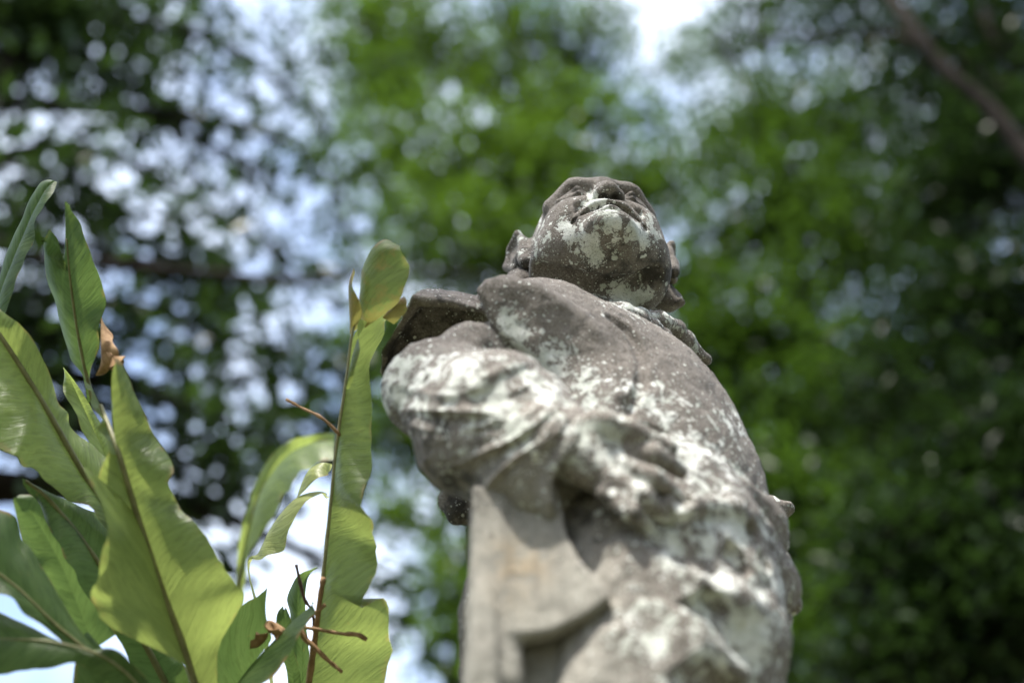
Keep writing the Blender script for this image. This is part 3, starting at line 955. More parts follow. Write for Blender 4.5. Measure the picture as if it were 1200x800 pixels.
def build_fern():
    base = D(215, 1130, 1.42)
    fern = empty('birds_nest_fern', base)
    tag(fern, 'big clump of broad pale green fern fronds with brown midribs, left of the statue', 'fern')
    # front frond with the thick brown midrib, torn near its top
    d = 1.50
    frond(fern, [
        [(245, 860, 232, 850, d, d), (224, 785, 220, 784, d, d - .01), (214, 757, 134, 734, d, d - .06), (203, 726, 121, 704, d, d - .07), (190, 690, 119, 660, d, d - .08), (177, 652, 121, 616, d, d - .07), (164, 614, 96, 548, d, d - .03), (160, 604, 150, 596, d, d)],
        [(245, 860, 268, 850, d, d), (224, 785, 252, 772, d, d + .01), (205, 732, 284, 706, d, d - .02), (192, 696, 272, 681, d, d - .03), (176, 648, 250, 652, d, d - .03), (160, 600, 222, 615, d, d - .02), (150, 570, 207, 590, d, d), (143, 545, 200, 568, d, d), (137, 525, 203, 548, d, d + .01), (133, 500, 178, 508, d, d + .02), (131, 470, 164, 473, d, d + .02), (131, 440, 153, 440, d, d + .02), (136, 422, 139, 420, d, d + .02, .9)],
        [(168, 622, 160, 608, d, d - .01), (150, 568, 124, 566, d, d - .02), (137, 525, 128, 520, d + .02, d - .01), (124, 490, 106, 478, d + .06, d + .05), (108, 455, 100, 447, d + .10, d + .10)],
    ], M_FROND, rib=[(245, 860, d - .004), (216, 762, d - .004), (190, 690, d - .004), (160, 600, d - .004), (137, 525, d), (118, 475, d + .06)], rr=(.0046, .0024))
    d = 1.62
    frond(fern, [
        [(108, 470, 112, 472, d, d), (101, 443, 104, 446, d, d), (97, 420, 110, 425, d, d - .01), (90, 385, 118, 387, d, d - .02), (85, 350, 116, 350, d, d - .02), (80, 312, 109, 309, d, d - .02), (78, 280, 98, 271, d, d - .01), (77, 250, 85, 248, d, d), (76, 237, 78, 236, d, d)],
        [(108, 470, 103, 472, d, d), (101, 443, 97, 440, d, d), (97, 420, 86, 418, d, d + .02), (90, 385, 71, 386, d, d + .03), (85, 350, 58, 344, d, d + .04), (80, 318, 48, 300, d, d + .05), (76, 306, 47, 286, d, d + .05), (72, 303, 60, 266, d, d + .04)],
        [(80, 318, 74, 306, d, d + .03), (78, 280, 74, 282, d, d + .02), (77, 250, 73, 252, d, d + .01), (76, 237, 75, 237, d, d)],
    ], M_FROND_D, rib=[(110, 474, d), (97, 420, d - .003), (85, 350, d - .003), (78, 280, d - .003)], rr=(.0028, .001))
    d = 1.66
    frond(fern, [
        [(-70, 520, -90, 500, d, d), (-20, 420, -50, 395, d, d + .04), (4, 350, -8, 335, d, d + .05), (22, 300, 20, 272, d, d + .05), (36, 262, 37, 234, d, d + .04), (54, 224, 54, 211, d, d + .02), (63, 212, 61, 210, d, d)],
        [(-70, 520, -50, 540, d, d), (-20, 420, -8, 410, d, d - .03), (4, 350, 14, 338, d, d - .04), (22, 300, 30, 303, d, d - .04), (36, 262, 46, 272, d, d - .03), (54, 224, 62, 236, d, d - .02), (63, 212, 67, 213, d, d)],
    ], M_FROND_D, rib=[(-70, 520, d), (-20, 420, d - .003), (22, 300, d - .003), (54, 224, d - .003)], bulge=.16)
    d = 1.60
    frond(fern, [     # pale frond reaching out of the left edge
        [(190, 760, 200, 700, d, d), (128, 606, 150, 560, d, d + .02), (94, 548, 112, 520, d, d + .03), (72, 512, 84, 500, d, d + .03), (54, 478, 74, 476, d, d + .02), (38, 450, 57, 436, d, d + .01), (20, 424, 46, 406, d, d), (5, 400, 28, 384, d, d), (-14, 372, 4, 366, d, d), (-40, 340, -36, 338, d, d)],
        [(190, 760, 150, 760, d, d), (128, 606, 118, 606, d, d - .02), (94, 548, 78, 584, d, d - .03), (72, 512, 38, 556, d, d - .05), (54, 478, 18, 541, d, d - .06), (38, 450, -2, 522, d, d - .06), (20, 424, -40, 500, d, d - .05), (5, 400, -50, 460, d, d - .04), (-14, 372, -60, 410, d, d - .02), (-40, 340, -50, 350, d, d)],
    ], M_FROND, rib=[(190, 760, d - .004), (128, 606, d - .004), (94, 548, d - .004), (54, 478, d - .004), (5, 400, d - .004), (-40, 340, d)], rr=(.0045, .0022))
    frond(fern, [     # narrow pale blade between the two
        [(150, 620, 128, 600, 1.66, 1.65), (126, 540, 104, 530, 1.66, 1.65), (108, 500, 86, 492, 1.66, 1.64), (92, 465, 77, 462, 1.66, 1.65), (80, 440, 73, 444, 1.66, 1.66), (74, 431, 73, 430, 1.66, 1.66)],
        [(150, 620, 164, 605, 1.66, 1.67), (126, 540, 144, 540, 1.66, 1.67), (108, 500, 124, 502, 1.66, 1.67), (92, 465, 104, 474, 1.66, 1.66), (80, 440, 88, 446, 1.66, 1.66), (74, 431, 76, 430, 1.66, 1.66)],
    ], M_FROND)
    d = 1.57
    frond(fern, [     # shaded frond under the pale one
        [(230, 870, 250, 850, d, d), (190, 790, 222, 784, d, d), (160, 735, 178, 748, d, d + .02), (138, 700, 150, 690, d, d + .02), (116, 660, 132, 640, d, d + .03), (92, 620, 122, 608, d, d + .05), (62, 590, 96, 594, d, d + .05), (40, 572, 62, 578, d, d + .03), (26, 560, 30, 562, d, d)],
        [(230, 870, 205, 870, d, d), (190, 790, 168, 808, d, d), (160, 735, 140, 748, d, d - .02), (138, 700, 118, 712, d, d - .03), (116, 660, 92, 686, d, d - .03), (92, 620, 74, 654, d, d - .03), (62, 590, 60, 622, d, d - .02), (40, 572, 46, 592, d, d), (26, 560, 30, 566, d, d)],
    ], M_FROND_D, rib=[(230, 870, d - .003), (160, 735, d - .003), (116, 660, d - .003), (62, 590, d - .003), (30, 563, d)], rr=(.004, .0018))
    d = 1.95
    frond(fern, [
        [(110, 760, 140, 740, d, d), (80, 680, 110, 660, d, d), (52, 625, 72, 600, d, d), (30, 592, 44, 582, d, d), (16, 584, 22, 580, d, d)],
        [(110, 760, 80, 770, d, d), (80, 680, 52, 690, d, d), (52, 625, 28, 650, d, d), (30, 592, 18, 612, d, d), (16, 584, 15, 590, d, d)],
    ], M_FROND_D)
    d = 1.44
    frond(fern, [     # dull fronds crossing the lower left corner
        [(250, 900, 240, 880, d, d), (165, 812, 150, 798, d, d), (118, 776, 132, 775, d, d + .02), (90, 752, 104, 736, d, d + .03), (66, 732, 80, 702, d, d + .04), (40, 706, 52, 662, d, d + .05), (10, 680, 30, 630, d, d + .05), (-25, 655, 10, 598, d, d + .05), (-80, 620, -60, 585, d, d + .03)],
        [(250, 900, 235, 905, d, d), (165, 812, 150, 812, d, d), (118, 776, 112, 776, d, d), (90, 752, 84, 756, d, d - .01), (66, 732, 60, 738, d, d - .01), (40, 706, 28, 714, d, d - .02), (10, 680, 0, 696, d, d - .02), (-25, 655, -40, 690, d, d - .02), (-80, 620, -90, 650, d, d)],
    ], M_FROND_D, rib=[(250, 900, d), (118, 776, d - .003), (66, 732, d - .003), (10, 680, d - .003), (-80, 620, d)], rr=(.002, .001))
    d = 1.42
    frond(fern, [
        [(240, 920, 230, 890, d, d), (150, 790, 152, 774, d, d), (100, 762, 112, 762, d, d), (62, 752, 70, 746, d, d + .02), (30, 748, 40, 728, d, d + .03), (0, 746, 4, 712, d, d + .03), (-60, 750, -60, 715, d, d + .02)],
        [(240, 920, 210, 910, d, d), (150, 790, 128, 822, d, d), (100, 762, 96, 776, d, d - .01), (62, 752, 56, 782, d, d - .02), (30, 748, 26, 786, d, d - .02), (0, 746, -4, 790, d, d - .02), (-60, 750, -60, 790, d, d)],
    ], M_FROND_D, rib=[(240, 920, d), (150, 790, d - .003), (62, 752, d - .003), (-60, 750, d)], rr=(.0016, .001))
    d = 1.48
    frond(fern, [
        [(250, 930, 200, 900, d, d), (170, 850, 96, 830, d, d), (130, 800, 88, 770, d, d), (108, 764, 92, 752, d, d), (96, 744, 92, 742, d, d)],
        [(250, 930, 260, 900, d, d), (170, 850, 190, 840, d, d), (130, 800, 158, 800, d, d), (108, 764, 122, 766, d, d), (96, 744, 100, 742, d, d)],
    ], M_FROND_D)
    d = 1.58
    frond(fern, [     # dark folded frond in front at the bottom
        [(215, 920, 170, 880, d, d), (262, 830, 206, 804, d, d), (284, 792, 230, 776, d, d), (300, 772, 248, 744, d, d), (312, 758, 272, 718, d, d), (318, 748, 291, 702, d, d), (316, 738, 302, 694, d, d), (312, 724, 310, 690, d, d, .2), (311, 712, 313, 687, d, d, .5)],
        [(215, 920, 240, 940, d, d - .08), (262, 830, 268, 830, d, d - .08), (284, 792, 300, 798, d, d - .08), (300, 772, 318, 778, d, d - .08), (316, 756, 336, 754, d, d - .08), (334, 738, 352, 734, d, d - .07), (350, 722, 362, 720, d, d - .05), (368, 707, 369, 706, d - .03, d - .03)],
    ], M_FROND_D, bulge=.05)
    # dry curl at the torn tip, and the withered strip beside the upper frond
    o = frond(fern, [[(112, 440, 116, 440, 1.6, 1.6, 1), (118, 425, 130, 420, 1.6, 1.58, 1), (118, 405, 132, 408, 1.6, 1.58, 1), (118, 385, 124, 392, 1.61, 1.6, 1), (119, 366, 121, 372, 1.62, 1.62, 1)],
                     [(128, 412, 140, 424, 1.58, 1.57, 1), (130, 414, 134, 426, 1.58, 1.57, 1), (124, 412, 131, 428, 1.58, 1.57, 1)]], M_DRY, name='withered_strip', label='brown shrivelled strip of dead frond')
    frond(fern, [[(318, 740, 326, 752, 1.57, 1.55, 1), (310, 732, 316, 742, 1.57, 1.55, 1), (316, 726, 322, 736, 1.57, 1.56, 1), (330, 733, 332, 742, 1.57, 1.55, 1), (338, 740, 337, 744, 1.57, 1.57, 1)],
                 [(312, 730, 318, 738, 1.57, 1.56, 1), (314, 745, 310, 744, 1.57, 1.56, 1), (304, 757, 303, 754, 1.57, 1.56, 1), (292, 760, 294, 757, 1.57, 1.56, 1)]], M_DRY, name='withered_strip', label='curled tan scrap of dead frond')
    link('root_ball', lump(np.zeros(3) - (0, 0, .04), .09, .07), M_TWIG_D, fern)

    # second plant: tall upright frond between the first clump and the statue
    base2 = D(352, 1040, 1.58)
    f2 = empty('upright_fern', base2)
    tag(f2, 'tall narrow upright fern frond with browned crumpled tip, growing just left of the statue elbow', 'fern')
    d = 1.60
    frond(f2, [
        [(352, 900, 440, 900, d, d), (361, 800, 447, 802, d, d - .02), (368, 740, 452, 738, d, d - .03), (373, 705, 453, 700, d, d - .04), (379, 676, 430, 712, d, d - .05), (382, 650, 446, 664, d, d - .03), (386, 604, 443, 634, d, d), (390, 570, 438, 606, d, d - .05), (394, 530, 430, 572, d, d - .05), (399, 490, 437, 532, d, d - .02), (404, 450, 436, 484, d, d), (409, 420, 438, 432, d, d + .02), (414, 395, 455, 402, d, d + .03), (424, 378, 459, 380, d, d + .03, .2), (424, 362, 470, 358, d, d + .02, .75)],
    ], M_FROND, rib=[(352, 900, d), (361, 800, d - .004), (378, 679, d - .004), (388, 584, d - .004), (395, 517, d - .003), (405, 449, d - .003), (412, 395, d - .003), (419, 361, d)], rr=(.0026, .0013), ripple=.006, rib_m=M_RIB_PALE)
    frond(f2, [
        [(428, 384, 440, 376, d, d, .6), (420, 362, 462, 356, d, d - .02, .5), (422, 340, 474, 335, d, d - .03, .40), (424, 318, 477, 314, d, d - .03, .40), (432, 298, 473, 296, d, d - .03, .42), (444, 286, 466, 284, d, d - .02, .45), (456, 283, 461, 281, d, d - .01, .7)],
    ], M_FROND, bulge=.2, label='browned crumpled frond tip')
    frond(f2, [
        [(410, 392, 421, 384, d, d, .8), (410, 360, 424, 352, d, d - .02, .6), (412, 335, 420, 328, d, d - .02, .6), (416, 318, 419, 315, d, d - .01, .6)],
        [(448, 372, 462, 380, d, d, .7), (462, 356, 474, 362, d, d - .02, .6), (474, 350, 477, 352, d, d - .02, .7)],
    ], M_FROND, bulge=.2, name='frond_lobe')
    frond(f2, [[(405, 455, 408, 456, d - .02, d - .02), (412, 420, 419, 424, d - .02, d - .03), (420, 395, 428, 396, d - .02, d - .03), (430, 378, 431, 377, d - .02, d - .02)]], M_FROND, name='frond_lobe')
    # small dark leaves at the foot
    d = 1.64
    frond(f2, [
        [(350, 900, 340, 900, d, d), (354, 780, 346, 772, d, d), (352, 735, 341, 727, d, d + .01), (350, 712, 333, 702, d, d + .01), (352, 692, 339, 685, d, d + .01), (360, 675, 355, 670, d, d), (372, 664, 371, 663, d, d)],
        [(350, 900, 370, 900, d, d), (354, 780, 362, 772, d, d), (352, 735, 358, 732, d, d), (350, 712, 358, 704, d, d), (352, 692, 361, 679, d, d), (360, 675, 367, 668, d, d), (372, 664, 374, 663, d, d)],
    ], M_FROND_D)
    d = 1.62
    frond(f2, [
        [(350, 900, 335, 900, d, d), (344, 800, 338, 800, d, d), (338, 760, 329, 756, d, d), (332, 732, 324, 722, d, d), (333, 714, 331, 710, d, d)],
        [(350, 900, 358, 900, d, d), (344, 800, 353, 800, d, d), (338, 760, 344, 760, d, d), (332, 732, 341, 730, d, d), (333, 714, 334, 712, d, d)],
    ], M_FROND_D)
    # yellowish strap leaves
    d = 1.80
    frond(f2, [[(330, 900, 336, 900, d, d), (310, 760, 316, 760, d, d), (290, 664, 292, 662, d, d), (303, 648, 306, 652, d, d - .02), (315, 622, 324, 638, d, d - .03), (332, 598, 350, 600, d, d - .03), (350, 582, 366, 587, d, d - .03), (372, 577, 380, 581, d, d - .02), (386, 582, 387, 583, d, d)]], M_LIME)
    frond(f2, [[(346, 590, 352, 592, d, d), (352, 570, 360, 572, d, d - .02), (362, 551, 370, 556, d, d - .03), (376, 542, 382, 547, d, d - .02), (388, 543, 389, 545, d, d)]], M_LIME, name='frond_lobe')
    stick('stalk', [(350, 900, 1.60), (362, 800, 1.59), (368, 755, 1.585), (375, 700, 1.58), (379, 676, 1.58)], .0042, .0032, M_TWIG, base2, f2).location = (0, 0, 0)
    link('root_ball', lump(np.zeros(3) - (0, 0, .03), .06, .05), M_TWIG_D, f2)

    # blurred arching frond farther back
    base3 = D(262, 1000, 2.25)
    f3 = empty('arching_fern', base3)
    tag(f3, 'blurred arching green frond curling over to the right, behind the upright fern', 'fern')
    d = 2.25
    frond(f3, [
        [(262, 960, 272, 960, d, d), (272, 760, 280, 762, d, d), (281, 676, 288, 672, d, d), (290, 628, 302, 630, d, d - .04), (308, 572, 324, 580, d, d - .07), (338, 534, 350, 554, d, d - .1), (366, 520, 372, 540, d, d - .1), (392, 518, 392, 534, d, d - .1)],
        [(262, 960, 252, 960, d, d), (272, 760, 264, 758, d, d), (281, 676, 276, 678, d, d), (290, 628, 283, 624, d, d), (308, 572, 300, 562, d, d), (338, 534, 330, 522, d, d), (366, 520, 364, 509, d, d), (392, 518, 392, 508, d, d)],
    ], M_FROND, rib=[(262, 960, d), (272, 760, d), (281, 676, d), (308, 572, d), (366, 520, d), (392, 518, d)], rr=(.004, .002))
    link('root_ball', lump(np.zeros(3) - (0, 0, .03), .07, .06), M_TWIG_D, f3)
    return base, base2, base3


def lump(c, rx, rz):
    n, k = 24, 16
    th = np.linspace(0, 2 * np.pi, n, endpoint=False); ph = np.linspace(.02, np.pi - .02, k)
    V = np.array([[math.cos(t) * math.sin(p), math.sin(t) * math.sin(p), math.cos(p)] for p in ph for t in th])
    V = V * (rx, rx, rz) * (1 + .25 * vnoise(V, 3.0))[:, None] + np.asarray(c)
    Q = np.array([[i * n + j, i * n + (j + 1) % n, (i + 1) * n + (j + 1) % n, (i + 1) * n + j] for i in range(k - 1) for j in range(n)])
    return mesh_np('root_ball', V, Q[:, ::-1])


fern_bases = build_fern()


# the stones the ferns grow on, below the picture
def build_stones():
    for b, r, lab in zip(fern_bases, (.26, .13, .15), ('broad mossy boulder under the big fern clump', 'slim mossy stone under the upright fern', 'mossy stone under the arching fern behind')):
        h = b[2] - .06
        n, k = 40, 40
        th = np.linspace(0, 2 * np.pi, n, endpoint=False)
        z = np.linspace(0, 1, k)
        rad = r * (1.25 - .55 * z) * np.sqrt(np.clip(1 - np.clip((z - .86) / .14, 0, .999) ** 2, 0.0004, 1))
        V = np.array([[rad[i] * math.cos(t), rad[i] * math.sin(t), z[i] * h] for i in range(k) for t in th])
        V[:, :2] *= (1 + .14 * fbm(V, 3.0, 3))[:, None]
        Q = np.array([[i * n + j, i * n + (j + 1) % n, (i + 1) * n + (j + 1) % n, (i + 1) * n + j] for i in range(k - 1) for j in range(n)])
        o = link('mossy_stone', mesh_np('mossy_stone', V, Q), plain_material('mossy_stone', (.06, .075, .03), (.16, .15, .12), 9, .95, .01))
        o.location = (b[0], b[1], -.02)
        tag(o, lab, 'stone')
build_stones()


def build_twigs():
    g = 'dry twigs caught among the fronds'
    tw = [('thin dry twig sticking up left from the tall upright frond', [(335, 468, 1.60), (352, 477, 1.60), (378, 490, 1.59), (399, 510, 1.595)], .0016, .0018, M_TWIG),
          ('thin black twig standing upright against the small dark leaf', [(347, 661, 1.60), (353, 688, 1.60), (358, 704, 1.60), (366, 716, 1.60), (368, 740, 1.60)], .0022, .0014, M_TWIG_D),
          ('tan twig lying level with a blunt right end, across the upright frond', [(345, 733, 1.575), (372, 737, 1.57), (400, 742, 1.565), (418, 743, 1.56), (430, 749, 1.56)], .0018, .0026, M_TWIG),
          ('brown twig slanting down right across the tan stalk', [(350, 732, 1.58), (358, 748, 1.575), (368, 757, 1.57), (382, 771, 1.565), (401, 787, 1.56)], .0034, .0022, M_TWIG),
          ('short reddish twig pointing up right beside the tan stalk', [(352, 736, 1.585), (364, 722, 1.585), (372, 716, 1.58), (381, 708, 1.58)], .0014, .0026, M_TWIG)]
    for lab, pts, r0, r1, m in tw:
        o = stick('dry_twig', pts, r0, r1, m, D(*pts[0]))
        tag(o, lab, 'twig', g)
build_twigs()

# ---------------------------------------------------------------- trees
SUNV = np.array([math.sin(SUN_AZ) * math.cos(SUN_EL), math.cos(SUN_AZ) * math.cos(SUN_EL), math.sin(SUN_EL)])


def leaves_mesh(name, C, size, droop=0.35, tint=0.5, tv=0.35):
    """C: leaf positions (n,3). Each leaf: a folded blade of 6 vertices"""
    n = len(C)
    L = size * (0.65 + 0.7 * rng.random(n))
    a = rng.random(n) * 2 * np.pi
    t = np.stack([np.cos(a), np.sin(a), -droop + 0.7 * rng.standard_normal(n)], 1); t /= np.linalg.norm(t, axis=1, keepdims=True)
    nn = np.stack([0.55 * rng.standard_normal(n), 0.55 * rng.standard_normal(n), np.ones(n)], 1)
    s = np.cross(t, nn); s /= np.linalg.norm(s, axis=1, keepdims=True) + 1e-9
    nn = np.cross(s, t)
    w = L * (0.20 + 0.06 * rng.random(n))
    q = lambda x, y, z: C + t * (L * x)[:, None] + s * (w * y)[:, None] + nn * (L * z)[:, None]
    o = np.ones(n)
    V = np.stack([q(-.5 * o, 0 * o, 0 * o), q(-.12 * o, -o, .05 * o), q(-.12 * o, o, .05 * o), q(.2 * o, -.75 * o, .03 * o), q(.2 * o, .75 * o, .03 * o), q(.55 * o, 0 * o, -.06 * o), q(-.12 * o, 0 * o, -.01 * o), q(.2 * o, 0 * o, -.02 * o)], 1).reshape(-1, 3)
    F = np.array([[0, 6, 1, 1], [0, 2, 6, 6], [1, 6, 7, 3], [6, 2, 4, 7], [3, 7, 5, 5], [7, 4, 5, 5]])
    tri = np.array([[0, 6, 1], [0, 2, 6], [1, 6, 7], [1, 7, 3], [6, 2, 4], [6, 4, 7], [3, 7, 5], [7, 4, 5]])
    Fa = (np.arange(n)[:, None, None] * 8 + tri[None]).reshape(-1, 3)
    tt = np.clip(tint + tv * rng.standard_normal(n), 0, 1)
    return mesh_np(name, V, Fa, False, {'tint': np.repeat(tt, 8)})


def tree(name, label, group, trunk_pts, trunk_r, boughs, size, m, droop=.35, spread=.3, tint=.5):
    """boughs: list of (centre, radius xyz, n leaves). Limbs run from the trunk to every bough."""
    base = np.array(trunk_pts[0], float)
    root = empty(name, base)
    tag(root, label, 'tree', group)
    tp = cr(trunk_pts, 40)
    tr = np.linspace(trunk_r[0], trunk_r[1], 40)
    link('trunk', tube_mesh('trunk', [(tp - base, tr)], 12, .05), M_BARK, root)
    C = []
    for c, r, n in boughs:
        paths = []
        c = np.array(c, float)
        k = np.argmin(np.linalg.norm(tp - (c - (0, 0, .6 * np.linalg.norm((c - tp[-1])[:2]) * .5)), axis=1))
        k = max(k, 14)
        a = tp[k]
        mid = a * .5 + c * .5 + rng.standard_normal(3) * .15 * np.linalg.norm(c - a) * .5 + (0, 0, .12 * np.linalg.norm(c - a))
        p = cr([a, mid, c], 12)
        r0 = min(tr[k] * .55, .02 + .022 * np.linalg.norm(c - a))
        paths.append((p - base, np.linspace(r0, .010, 12)))
        # twigs carrying sprays of leaves
        nt = max(4, int(n / 42))
        for q in range(nt):
            v = rng.standard_normal(3); v /= np.linalg.norm(v); v *= rng.random() ** .45
            e = c + v * r
            st = p[rng.integers(7, 12)]
            tw = cr([st, st * .45 + e * .55 + rng.standard_normal(3) * .08, e], 6)
            if q % 2 == 0: paths.append((tw - base, np.linspace(.010, .004, 6)))
            m_ = int(n / nt)
            sp = rng.standard_normal((m_, 3)) * (spread * np.mean(r)) * (1, 1, .7)
            # most leaves sit round the twig end, some along the twig
            f = rng.random(m_)
            on = tw[np.clip((5 - 3 * f ** 2).astype(int), 0, 5)]
            C.append(on + sp)
        link('limb', tube_mesh('limb', paths, 6, .04), M_BARK, root)
    C = np.concatenate(C)
    link('crown', leaves_mesh('crown', C - base, size, droop, tint), m, root)
    return root


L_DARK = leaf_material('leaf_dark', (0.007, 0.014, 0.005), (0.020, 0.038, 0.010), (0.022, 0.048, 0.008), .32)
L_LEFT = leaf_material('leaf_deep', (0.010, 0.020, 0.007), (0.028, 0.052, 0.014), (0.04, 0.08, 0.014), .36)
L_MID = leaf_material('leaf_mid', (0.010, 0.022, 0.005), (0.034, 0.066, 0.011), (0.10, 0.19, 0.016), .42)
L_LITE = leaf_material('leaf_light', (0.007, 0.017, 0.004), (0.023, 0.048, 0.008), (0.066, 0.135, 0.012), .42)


def bough(px, py, y, rpx, n, flat=.7):
    n = int(n * 1.25)
    c = P(px, py, y)
    dist = np.linalg.norm(c - (0, 0, CAMZ))
    r = rpx / FPX * dist
    return (c, np.array([r, r, r * flat]), n)


G = 'trees overhead behind the statue'
def build_trees():
    # left: open dark crown with sky through it
    b = [bough(40, 30, 5.2, 110, 1500), bough(60, 210, 5.0, 90, 420), bough(170, 120, 5.5, 80, 480), bough(30, 330, 5.0, 80, 500), bough(230, 40, 5.6, 80, 500),
         bough(330, 210, 5.8, 90, 420), bough(180, 280, 5.4, 90, 500), bough(270, 330, 5.6, 80, 380), bough(130, 400, 5.2, 80, 330), bough(300, 420, 5.6, 90, 520),
         bough(380, 330, 6.0, 70, 240), bough(250, 560, 5.4, 80, 330), bough(30, 470, 5.0, 60, 300), bough(340, 110, 6.0, 80, 320), bough(-80, 150, 5.0, 130, 900), bough(400, 440, 6.0, 60, 260),
         bough(120, -60, 5.4, 120, 900), bough(200, 470, 5.2, 60, 160), bough(420, 560, 6.2, 60, 200), bough(190, 600, 5.6, 60, 150), bough(330, 640, 5.8, 50, 90), bough(20, 20, 5.0, 90, 1200), bough(420, 250, 6.2, 60, 160), bough(90, 560, 5.2, 60, 200), bough(300, 530, 5.5, 60, 200), bough(240, 640, 5.5, 50, 130), bough(380, 500, 5.8, 50, 150), bough(460, 700, 6.0, 50, 110)]
    b = [(c, r, int(n * .46)) for c, r, n in b]
    t = tree('broadleaf_tree', 'dark open-crowned tree on the left with blue sky showing through its leaves', G,
         [(-3.6, 4.6, 0), (-3.5, 4.7, 2), (-3.2, 4.9, 4.5), (-2.9, 5.1, 7), (-2.7, 5.3, 9)], (.22, .07), b, .115, L_LEFT, tint=.4, spread=.50)
    base = np.array(t.location)
    p = cr([(-2.92, 5.08, 6.9), P(0, 285, 4.9), P(150, 312, 4.9), P(260, 322, 4.9), P(350, 330, 5.0), P(470, 318, 5.1), P(600, 322, 5.3)], 24)
    link('bough', tube_mesh('bough', [(p - base, np.linspace(.040, .008, 24))], 10, .05), M_BARK, t)
    # centre: broad tree with sunlit leaves
    b = [bough(500, 60, 9.5, 110, 1700), bough(480, 190, 9.0, 110, 1800), bough(590, 200, 9.0, 110, 1900), bough(665, 190, 9.5, 80, 1000), bough(520, 300, 8.8, 110, 1700), bough(620, 310, 9.0, 100, 1500),
         bough(430, 110, 9.2, 80, 800), bough(400, 10, 9.5, 70, 600), bough(460, 400, 8.6, 70, 700), bough(500, 500, 8.6, 90, 1000), bough(470, 600, 8.2, 60, 320), bough(530, 680, 8.0, 70, 420), bough(775, 140, 9.8, 50, 140), bough(760, 240, 9.4, 60, 420), bough(610, 40, 9.4, 80, 480), bough(700, 60, 9.6, 60, 260), bough(560, 100, 9.3, 60, 400), bough(645, 50, 9.5, 70, 520), bough(700, 20, 9.6, 60, 380), bough(600, 0, 9.5, 60, 300), bough(700, 150, 9.4, 60, 620), bough(775, 205, 9.2, 60, 600), bough(640, 110, 9.3, 50, 400), bough(440, 40, 9.2, 80, 900), bough(455, 500, 8.4, 60, 420), bough(540, 560, 8.4, 70, 500), bough(520, 770, 8.0, 70, 260), bough(800, 60, 9.6, 50, 200),
         bough(560, -120, 9.4, 140, 1300), bough(400, -120, 9.2, 130, 1300), bough(500, -280, 9.0, 160, 1500)]
    b = [(c, r, int(n * .85)) for c, r, n in b]
    tree('broadleaf_tree', 'tall bright green tree in the middle with sunlit leaves above the statue head', G,
         [(-.6, 9.6, 0), (-.5, 9.6, 3), (-.3, 9.5, 6), (-.1, 9.4, 9), (.1, 9.5, 12)], (.26, .08), b, .10, L_MID, tint=.55, spread=.36)
    # right: mid green crown behind the shoulder
    b = [bough(840, 190, 8.5, 80, 700), bough(900, 130, 8.5, 90, 900), bough(930, 230, 8.3, 100, 1300), bough(850, 280, 8.4, 80, 900), bough(1000, 300, 8.2, 110, 1500), bough(900, 380, 8.0, 100, 1500), bough(800, 330, 8.4, 60, 700), bough(850, 440, 8.3, 70, 1000), bough(800, 400, 8.5, 60, 700), bough(880, 560, 8.0, 60, 700),
         bough(830, 30, 8.8, 70, 500), bough(910, 10, 8.8, 80, 700), bough(1010, 140, 8.2, 100, 1200), bough(960, 480, 7.8, 100, 1700), bough(930, 600, 7.6, 110, 1800), bough(1010, 700, 7.4, 110, 1900), bough(940, 770, 7.2, 90, 1100),
         bough(900, -120, 8.4, 140, 1500), bough(1020, -60, 8.0, 120, 1300), bough(980, -260, 8.0, 160, 1700)]
    b = [(c, r, int(n * .8)) for c, r, n in b]
    tree('broadleaf_tree', 'leafy mid green tree right behind the statue shoulder with scattered sky spots', G,
         [(3.2, 9.2, 0), (3.0, 9.1, 3), (2.6, 8.8, 6), (2.4, 8.6, 8), (2.3, 8.6, 10)], (.2, .06), b, .095, L_LITE, tint=.45, spread=.38)
    # far right: dark dense tree with the thick slanting bough
    b = [bough(1120, 60, 6.2, 110, 1500), bough(1180, 200, 6.0, 110, 1700), bough(1090, 250, 6.2, 80, 600), bough(1150, 380, 5.8, 120, 1700), bough(1070, 470, 5.9, 90, 1100), bough(1160, 560, 5.6, 120, 2000),
         bough(1080, 660, 5.5, 110, 1700), bough(1170, 740, 5.4, 110, 2000), bough(1040, 780, 5.4, 90, 1300), bough(1000, 20, 6.4, 70, 350), bough(1260, 100, 6.0, 110, 1300), bough(1270, 400, 5.8, 110, 1300), bough(1130, 160, 6.3, 80, 700),
         bough(1120, -140, 6.2, 150, 2000), bough(1240, -80, 6.0, 140, 1800), bough(1060, -220, 6.2, 150, 1800)]
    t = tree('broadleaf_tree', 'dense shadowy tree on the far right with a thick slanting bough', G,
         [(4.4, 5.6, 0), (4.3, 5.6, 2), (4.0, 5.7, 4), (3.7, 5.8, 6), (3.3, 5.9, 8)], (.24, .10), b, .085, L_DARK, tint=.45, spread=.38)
    base = np.array(t.location)
    p1 = cr([P(1520, 560, 4.9), P(1330, 330, 4.9), P(1215, 196, 4.9), P(1160, 128, 4.9), P(1105, 80, 4.9), P(1068, 30, 4.9), P(1040, -10, 5.0), P(1000, -80, 5.1)], 30)
    p2 = cr([P(1085, 55, 4.9), P(1040, 40, 4.95), P(980, 44, 5.0), P(910, 42, 5.1), P(860, 68, 5.2)], 20)
    link('bough', tube_mesh('bough', [(p1 - base, np.linspace(.050, .032, 30)), (p2 - base, np.linspace(.024, .010, 20))], 10, .06), M_BARK, t)
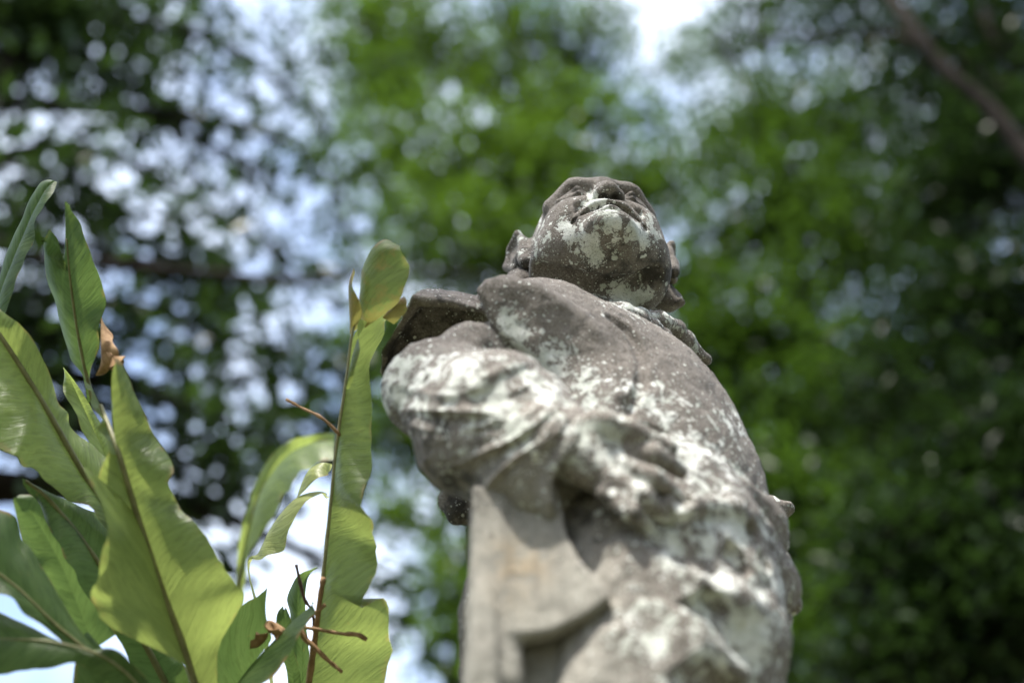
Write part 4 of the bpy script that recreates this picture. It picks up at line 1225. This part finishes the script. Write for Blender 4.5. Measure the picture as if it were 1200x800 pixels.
    # behind them: deep shade of one more crown
    b = [bough(x, y, 12 + 1.5 * rng.random(), 110, 640 if y > 340 else 330) for x, y in [(1000, 430), (1090, 330), (1180, 300), (1000, 560), (1100, 520), (1190, 460), (960, 680), (1060, 660), (1160, 620), (1000, 790), (1110, 770), (1200, 740), (1240, 560), (900, 520), (900, 760), (1000, 110), (1110, 60), (1220, 70), (1060, 210), (1160, 190), (940, 310), (870, 130), (1240, 200), (960, 210)]]
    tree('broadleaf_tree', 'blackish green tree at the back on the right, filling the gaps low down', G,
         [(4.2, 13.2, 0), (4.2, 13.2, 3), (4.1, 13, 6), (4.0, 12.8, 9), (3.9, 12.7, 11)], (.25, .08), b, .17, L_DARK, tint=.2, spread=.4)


build_trees()


def build_sun_side_tree():  # unseen tree, added to dapple the sunlight
    c = lambda x, y, z: np.array([x, y, z], float)
    b = [(c(.05, 1.35, 2.2) + SUNV * 6.6 + (dx, dy, dz), np.array([.8, .8, .6]), 40) for dx, dy, dz in [(0, 0, 0), (.9, .3, .3), (-.9, -.2, .2), (.2, .9, -.2), (-.2, -.9, .3), (.8, -.7, .1), (-.8, .8, 0), (1.6, .6, .4), (-.3, 1.7, -.1)]]
    tree('broadleaf_tree', 'thin-crowned tree added left of the viewer to dapple the sun, outside the picture', G,
         [(-3.2, -3.2, 0), (-3.1, -3.0, 3), (-2.5, -2.3, 6), (-1.5, -1.3, 8.4)], (.2, .06), b, .12, L_MID, tint=.5, spread=.4)
build_sun_side_tree()


def build_added_shade_trees():  # unseen trees, added to cut the sky fill on the statue
    def big(c, r, n): return (np.array(c, float), np.array(r, float), n)
    for k, (x, y, lab) in enumerate([(6.5, -0.5, 'shade tree added off to the right of the statue, outside the picture'), (3.0, -7.5, 'shade tree added behind the viewer to the right, outside the picture'), (-4.5, -8.5, 'shade tree added behind the viewer to the left, outside the picture'), (0.2, -9.0, 'shade tree added straight behind the viewer, outside the picture'), (-6.5, -1.5, 'shade tree added off to the left of the ferns, outside the picture'), (6.0, -4.5, 'shade tree added to the right and behind the viewer, outside the picture')]):
        b = [big((x + 1.6 * math.cos(t), y + 1.6 * math.sin(t), z), (1.6, 1.6, 1.3), 330) for z in (3.2, 5.2, 7.0) for t in (k, k + 2.1, k + 4.2)]
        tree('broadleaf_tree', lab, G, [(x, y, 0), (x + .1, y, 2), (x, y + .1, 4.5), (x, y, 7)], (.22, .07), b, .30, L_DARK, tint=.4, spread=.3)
build_added_shade_trees()
